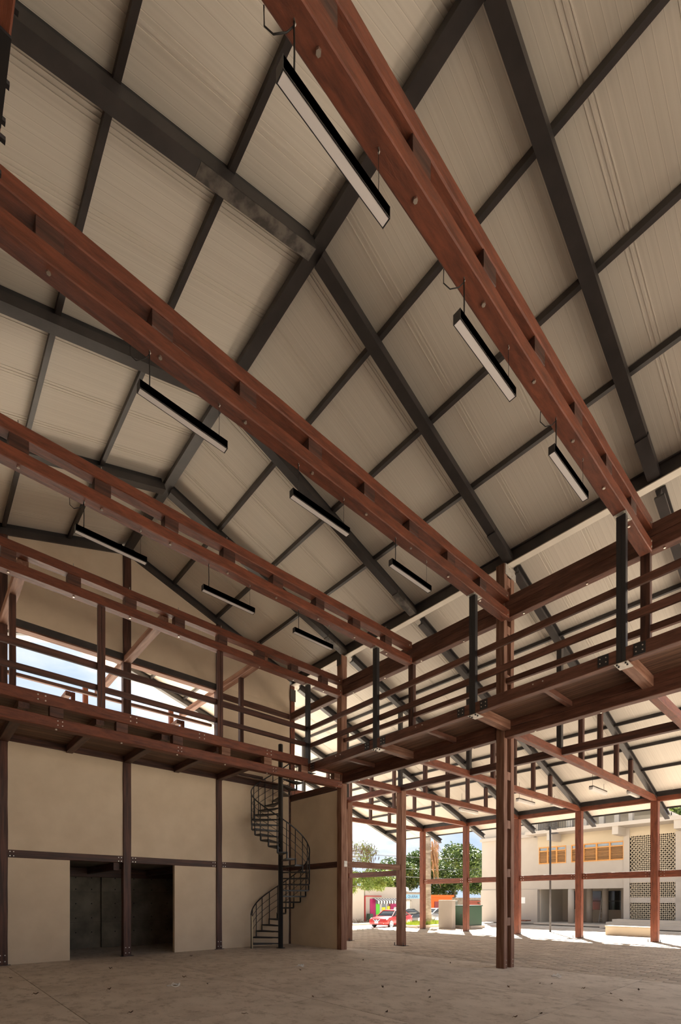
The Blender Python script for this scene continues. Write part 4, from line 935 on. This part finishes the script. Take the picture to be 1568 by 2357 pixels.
lathe('round_logo', [(0.24, 0), (0.24, 0.02)], 'plate_white', (37.2, 32.97, 0.7), ps, 14).rotation_euler = (math.pi/2, 0, 0)
aw = 18
for q in range(aw):
    xa = 33.95+q*0.2
    m_ = 'iron' if q % 2 == 0 else 'plate_white'
    vv = [(xa, 33.0, 1.8), (xa+0.2, 33.0, 1.8), (xa+0.2, 32.45, 1.55), (xa, 32.45, 1.55), (xa, 32.45, 1.33), (xa+0.1, 32.45, 1.2), (xa+0.2, 32.45, 1.33)]
    vv2 = [(x, y+0.01, z-0.015) for x, y, z in vv]
    ff = [(0, 1, 2, 3), (3, 2, 6, 5, 4), (10, 9, 8, 7), (11, 12, 13, 9, 10), (0, 3, 10, 7), (1, 8, 9, 2), (3, 4, 11, 10), (2, 9, 13, 6), (4, 5, 12, 11), (5, 6, 13, 12)]
    obj('awning_stripe', mesh('aw', vv, [(0, 1, 2, 3), (3, 2, 6, 5, 4)]), m_, ps)
box('rubbish_bin', 33.05, 33.5, 32.5, 32.9, Z0+0.16, 0.3, 'transformer_green', ps)
cs = thing('cafe_shop', 'white shop with a blue painted sign and a water tank', 'shop', (40, 35, Z0))
box('wall', 37.8, 42.9, 33.0, 38, Z0, 2.35, 'white_render', cs); box('roof_edge', 37.7, 43.0, 32.9, 38, 2.35, 2.46, 'bark', cs)
box('blue_sign', 38.0, 42.6, 32.96, 33.0, 1.78, 2.22, 'blue_sign', cs)
def text(s, loc, size, m, parent, rot):
    cu = bpy.data.curves.new('txt', 'FONT'); cu.body = s; cu.size = size; cu.extrude = 0.004; cu.align_x = 'LEFT'
    t = bpy.data.objects.new('txt', cu); link(t); dg = bpy.context.evaluated_depsgraph_get(); dg.update()
    me = bpy.data.meshes.new_from_object(t.evaluated_get(dg)); bpy.data.objects.remove(t)
    return obj('sign_lettering', me, m, parent, Matrix.Translation(loc) @ rot)
text('CAFE . QUERIA', (37.75, 32.955, 1.86), 0.42, 'sign_ink', cs, Matrix.Rotation(math.pi/2, 4, 'X') @ Matrix.Scale(1.12, 4, (1, 0, 0)))
lathe('sign_disc', [(0.17, 0), (0.17, 0.02)], 'plate_white', (41.35, 32.95, 2.0), cs, 14).rotation_euler = (math.pi/2, 0, 0)
dr = box('door', 39.0, 39.6, 32.97, 33.0, Z0+0.16, 1.5, 'tank_grey', cs); box('door_frame', 39.62, 39.75, 32.93, 33.0, Z0+0.16, 1.6, 'beige_render', dr); box('door_frame', 39.0, 39.75, 32.93, 33.0, 1.52, 1.62, 'beige_render', dr)
tk = thing('water_tank', 'white plastic water tank on the flat shop roof', 'tank', (39.6, 33.6, 2.46))
lathe('body', [(0.45, 0), (0.5, 0.08), (0.5, 0.4), (0.42, 0.5), (0.2, 0.58), (0.18, 0.66), (0.02, 0.68)], 'tank_grey', (39.6, 33.8, 2.46), tk, 16)
os_ = thing('orange_shop', 'bright orange single storey house with a brown door', 'building', (45.5, 35, Z0))
box('wall', 42.95, 47.4, 33.1, 38, Z0, 1.95, 'orange_render', os_); box('cornice', 42.95, 47.6, 32.95, 38, 1.95, 2.2, 'orange_render', os_); box('door', 44.0, 45.1, 33.05, 33.1, Z0+0.16, 1.45, 'maroon_paint', os_); box('wall_lamp', 45.6, 45.75, 32.98, 33.1, 0.6, 0.75, 'plate_white', os_)
yh = thing('yard_wall', 'weathered brick garden wall beyond the orange house', 'wall', (50, 34, Z0))
box('wall', 47.7, 62, 33.5, 33.8, Z0, 1.9, 'bark', yh)
rr = random.Random(4); tg = []
for q in range(60):
    x, y = rr.uniform(30.8, 32.8), rr.uniform(31.8, 32.8); a = rr.uniform(0, 6.28); L = rr.uniform(0.2, 0.5); h = rr.uniform(0.02, 0.4)
    tg.append(tube_geo([(x, y, Z0+0.17), (x+L*math.cos(a), y+0.3*L*math.sin(a), Z0+0.17+h)], [0.02, 0.006], 4))
tag(multi('brush_pile', tg, 'twigs'), 'pile of dry cut branches at the foot of the beige wall', 'branches', kind='stuff')

# ---------------------------------------------------------------- cars
def car(name, label, loc, head, paint):
    th = thing(name, label, 'car', loc, 'parked cars')
    ang = math.atan2(head[1], head[0]); R = Matrix.Translation(loc) @ Matrix.Rotation(ang, 4, 'Z')
    def loft(nm, st, m, p=th):
        v, f = [], []
        n = 10
        for (x, zb, zt, wb_, wt) in st:
            zm = zb+(zt-zb)*0.55
            v += [(x, -wb_*0.92, zb), (x, -wb_, zb+(zt-zb)*0.25), (x, -wb_, zm), (x, -(wb_+wt)/2, zt-(zt-zb)*0.12), (x, -wt*0.85, zt), (x, wt*0.85, zt), (x, (wb_+wt)/2, zt-(zt-zb)*0.12), (x, wb_, zm), (x, wb_, zb+(zt-zb)*0.25), (x, wb_*0.92, zb)]
        for i in range(len(st)-1):
            for k in range(n):
                q = (k+1) % n; f.append((i*n+k, (i+1)*n+k, (i+1)*n+q, i*n+q))
        f.append(tuple(range(n))); f.append(tuple((len(st)-1)*n+k for k in range(n-1, -1, -1)))
        return obj(nm, mesh(nm, v, f, True), m, p, R)
    loft('body', [(2.3, 0.32, 0.62, 0.62, 0.58), (2.2, 0.24, 0.74, 0.8, 0.74), (1.9, 0.22, 0.84, 0.87, 0.78), (1.0, 0.22, 0.95, 0.9, 0.8), (0.7, 0.22, 0.99, 0.9, 0.8), (-1.2, 0.22, 1.0, 0.9, 0.8), (-1.75, 0.24, 1.04, 0.88, 0.78), (-2.15, 0.3, 1.0, 0.8, 0.72), (-2.28, 0.4, 0.9, 0.7, 0.66)], paint)
    loft('greenhouse', [(1.05, 0.9, 0.96, 0.76, 0.7), (0.35, 0.9, 1.40, 0.78, 0.58), (0.1, 0.9, 1.44, 0.78, 0.58), (-0.9, 0.9, 1.44, 0.78, 0.58), (-1.75, 0.95, 1.04, 0.74, 0.62)], 'dark_glass')
    loft('roof', [(0.42, 1.36, 1.40, 0.60, 0.54), (0.1, 1.43, 1.465, 0.60, 0.54), (-0.9, 1.43, 1.465, 0.60, 0.54), (-1.15, 1.33, 1.38, 0.60, 0.54)], paint)
    for s in (-1, 1):
        for pts in ([(1.08, s*0.745, 0.95), (0.36, s*0.6, 1.41)], [(-0.35, s*0.775, 0.97), (-0.35, s*0.6, 1.42)], [(-1.72, s*0.73, 1.02), (-0.95, s*0.6, 1.43)]):
            v, f = tube_geo(pts, 0.035, 5); obj('pillar', mesh('pillar', v, f), paint, th, R)
        for xw in (1.42, -1.36):
            wv, wf = [], []
            for (rad, yy) in ((0.20, 0.0), (0.31, 0.0), (0.325, 0.03), (0.325, 0.17), (0.31, 0.2)):
                for k in range(16): wv.append((rad*math.cos(k*math.pi/8), s*(0.70+yy if True else 0), rad*math.sin(k*math.pi/8)))
            for i in range(4):
                for k in range(16): wf.append((i*16+k, i*16+(k+1) % 16, (i+1)*16+(k+1) % 16, (i+1)*16+k))
            wf.append(tuple(range(16)))
            wh = obj('wheel', mesh('wheel', wv, wf, True), 'tyre', th, R @ Matrix.Translation((xw, 0, 0.325)))
            hv, hf = [], []
            for k in range(5):
                a = k*2*math.pi/5; c_, s_ = math.cos(a), math.sin(a); b = len(hv)
                for (r1, t1) in ((0.03, 0.05), (0.24, 0.035)):
                    for tt in (-t1, t1):
                        hv += [(r1*c_-tt*s_, s*0.905, r1*s_+tt*c_), (r1*c_-tt*s_, s*0.88, r1*s_+tt*c_)]
                hf += [(b, b+2, b+6, b+4), (b+1, b+5, b+7, b+3), (b, b+4, b+5, b+1), (b+2, b+3, b+7, b+6)]
            rv = []
            for rad in (0.22, 0.27):
                for k in range(16): rv.append((rad*math.cos(k*math.pi/8), s*0.903, rad*math.sin(k*math.pi/8)))
            b = len(hv); hv += rv; hf += [(b+k, b+(k+1) % 16, b+16+(k+1) % 16, b+16+k) for k in range(16)]
            rm = obj('rim', mesh('rim', hv, hf), 'chrome', wh); rm.matrix_basis = R @ Matrix.Translation((xw, 0, 0.325)); rm.matrix_parent_inverse = wh.matrix_world.inverted() if False else (th.matrix_basis @ th.matrix_basis.inverted())
            rm.parent = th; rm.matrix_parent_inverse = th.matrix_basis.inverted()
        lv = [(2.16, s*0.5, 0.62), (2.02, s*0.82, 0.66), (1.78, s*0.86, 0.78), (1.95, s*0.72, 0.82), (2.14, s*0.5, 0.72)]
        obj('headlight', mesh('hl', [(x+0.035, y*1.03, z+0.01) for x, y, z in lv]+lv, [(0, 1, 2, 3, 4), (9, 8, 7, 6, 5)]+[(k, (k+1) % 5, 5+(k+1) % 5, 5+k) for k in range(5)]), 'lamp_glass', th, R)
        obj('mirror', boxmesh(0.12, 0.2, 0.12, paint, 0.02), None, th, R @ Matrix.Translation((0.72, s*0.98, 0.98)))
        obj('fog_lamp', boxmesh(0.04, 0.14, 0.08, 'lamp_glass', 0.01), None, th, R @ Matrix.Translation((2.25, s*0.62, 0.40)))
        obj('door_handle', boxmesh(0.14, 0.02, 0.025, 'chrome'), None, th, R @ Matrix.Translation((-0.15, s*0.9, 0.82)))
    obj('grille', boxmesh(0.04, 0.62, 0.16, 'car_black', 0.01), None, th, R @ Matrix.Translation((2.285, 0, 0.62)))
    for s in (-1, 1):
        v, f = tube_geo([(2.30, s*0.06, 0.52), (2.29, s*0.33, 0.70)], 0.028, 5); obj('grille_trim', mesh('gt', v, f), 'chrome', th, R)
    lathe_me = mesh('badge', [(0.0, 0.07*math.cos(k*math.pi/6), 0.07*math.sin(k*math.pi/6)) for k in range(12)]+[(0.02, 0.055*math.cos(k*math.pi/6), 0.055*math.sin(k*math.pi/6)) for k in range(12)], [tuple(range(12, 24))]+[(k, (k+1) % 12, 12+(k+1) % 12, 12+k) for k in range(12)])
    obj('badge', lathe_me, 'chrome', th, R @ Matrix.Translation((2.305, 0, 0.62)))
    obj('licence_plate', boxmesh(0.02, 0.34, 0.16, 'plate_white'), None, th, R @ Matrix.Translation((2.31, 0, 0.45)))
    obj('lower_intake', boxmesh(0.04, 1.0, 0.12, 'car_black', 0.01), None, th, R @ Matrix.Translation((2.24, 0, 0.30)))
    return th
car('parked_car', 'red sedan parked on the street in front of the pink shop', (30.7, 27.6, Z0), (-0.985, -0.17), 'car_red')
car('parked_car', 'grey car parked behind the palm trunk', (39.9, 29.4, Z0), (1.0, -0.1), 'car_grey')
car('parked_car', 'black car parked between red sedan and palm', (34.7, 29.7, Z0), (-0.99, -0.1), 'car_black')

# ================================================================== litter on the floor
rr = random.Random(9)
LV = [(1.61, 12.4), (1.67, 9.96), (2.78, 9.56), (2.45, 7.39), (4.41, 9.96), (4.42, 8.89), (6.2, 13.5), (3.63, 12.4), (6.89, 9.09), (3.67, 6.21), (5.19, 6.49), (6.71, 6.26), (5.3, 4.86), (7.13, 5.48), (7.64, 6.2), (10.56, 7.43), (9.4, 4.47), (9.53, 4.29), (9.48, 3.66), (9.32, 3.13), (8.54, 4.68), (10.06, 2.91), (8.81, 2.81), (6.93, 3.28), (6.46, 3.43), (6.64, 5.09), (9.29, 9.4)]
refs = ['near the left wall post', 'in the left foreground', 'left of the floor joint', 'at the bottom left', 'before the store room', 'right of a clear plastic scrap', 'close to the store room opening', 'below the store room', 'in the middle of the floor', 'at the bottom centre left', 'on the joint crossing', 'right of the joint crossing', 'at the bottom centre', 'near the aisle side', 'left of the double column', 'just beside the double column foot', 'right of the double column', 'beside its neighbour right of the column', 'on the right floor slab', 'at the right middle', 'below the double column', 'near the paving edge', 'at the bottom right', 'beside the right floor joint', 'at the right joint end', 'centre right of the joint crossing', 'near the corner column']
for i, (x, y) in enumerate(LV):
    L = rr.uniform(0.05, 0.085); wd = L*0.45; a = rr.uniform(0, 6.28); c1 = rr.uniform(0.012, 0.04)
    v, f = [], []
    n = 5
    for k in range(n+1):
        t = k/n; h = wd*math.sin(math.pi*min(0.98, t+0.02)); zz = 0.006+c1*abs(t-0.5)*2
        v += [((t-0.5)*L, -h/2, zz+c1*0.5), ((t-0.5)*L, 0, zz), ((t-0.5)*L, h/2, zz+c1*0.6)]
    for k in range(n):
        for q in (0, 1): f.append((k*3+q, k*3+q+1, k*3+q+4, k*3+q+3))
    th = thing('dry_leaf', 'curled dry brown leaf on the floor '+refs[i], 'leaf', (x, y, 0), 'dry leaves on the floor')
    M = Matrix.Translation((x, y, 0)) @ Matrix.Rotation(a, 4, 'Z')
    obj('blade', mesh('leaf', v, f), 'dry_leaf', th, M)
    sv, sf = tube_geo([(-L*0.5, 0, 0.006+c1), (-L*0.8, 0.005, 0.008)], 0.0025, 4); obj('stem', mesh('stem', sv, sf), 'dry_leaf', th, M)
for i, (x, y, nm) in enumerate(((7.32, 9.68, 'in the middle of the floor'), (3.84, 9.15, 'left of the centre'), (10.57, 4.66, 'right of the double column'))):
    pts = [(x+0.11*math.cos(a)*(1+0.3*math.sin(3*a)), y+0.09*math.sin(a), 0.02+0.02*math.sin(2*a+i)) for a in [k*math.pi/8 for k in range(17)]]
    th = thing('plastic_scrap', 'crumpled clear plastic scrap lying on the floor '+nm, 'litter', (x, y, 0), 'plastic scraps')
    tube('rim', pts, 0.008, 'plastic_clear', th, 5)
    pts2 = [(x+0.05+0.08*math.cos(a), y+0.02+0.05*math.sin(a), 0.03+0.025*math.cos(3*a)) for a in [k*math.pi/8 for k in range(17)]]
    tube('rim', pts2, 0.008, 'plastic_clear', th, 5)
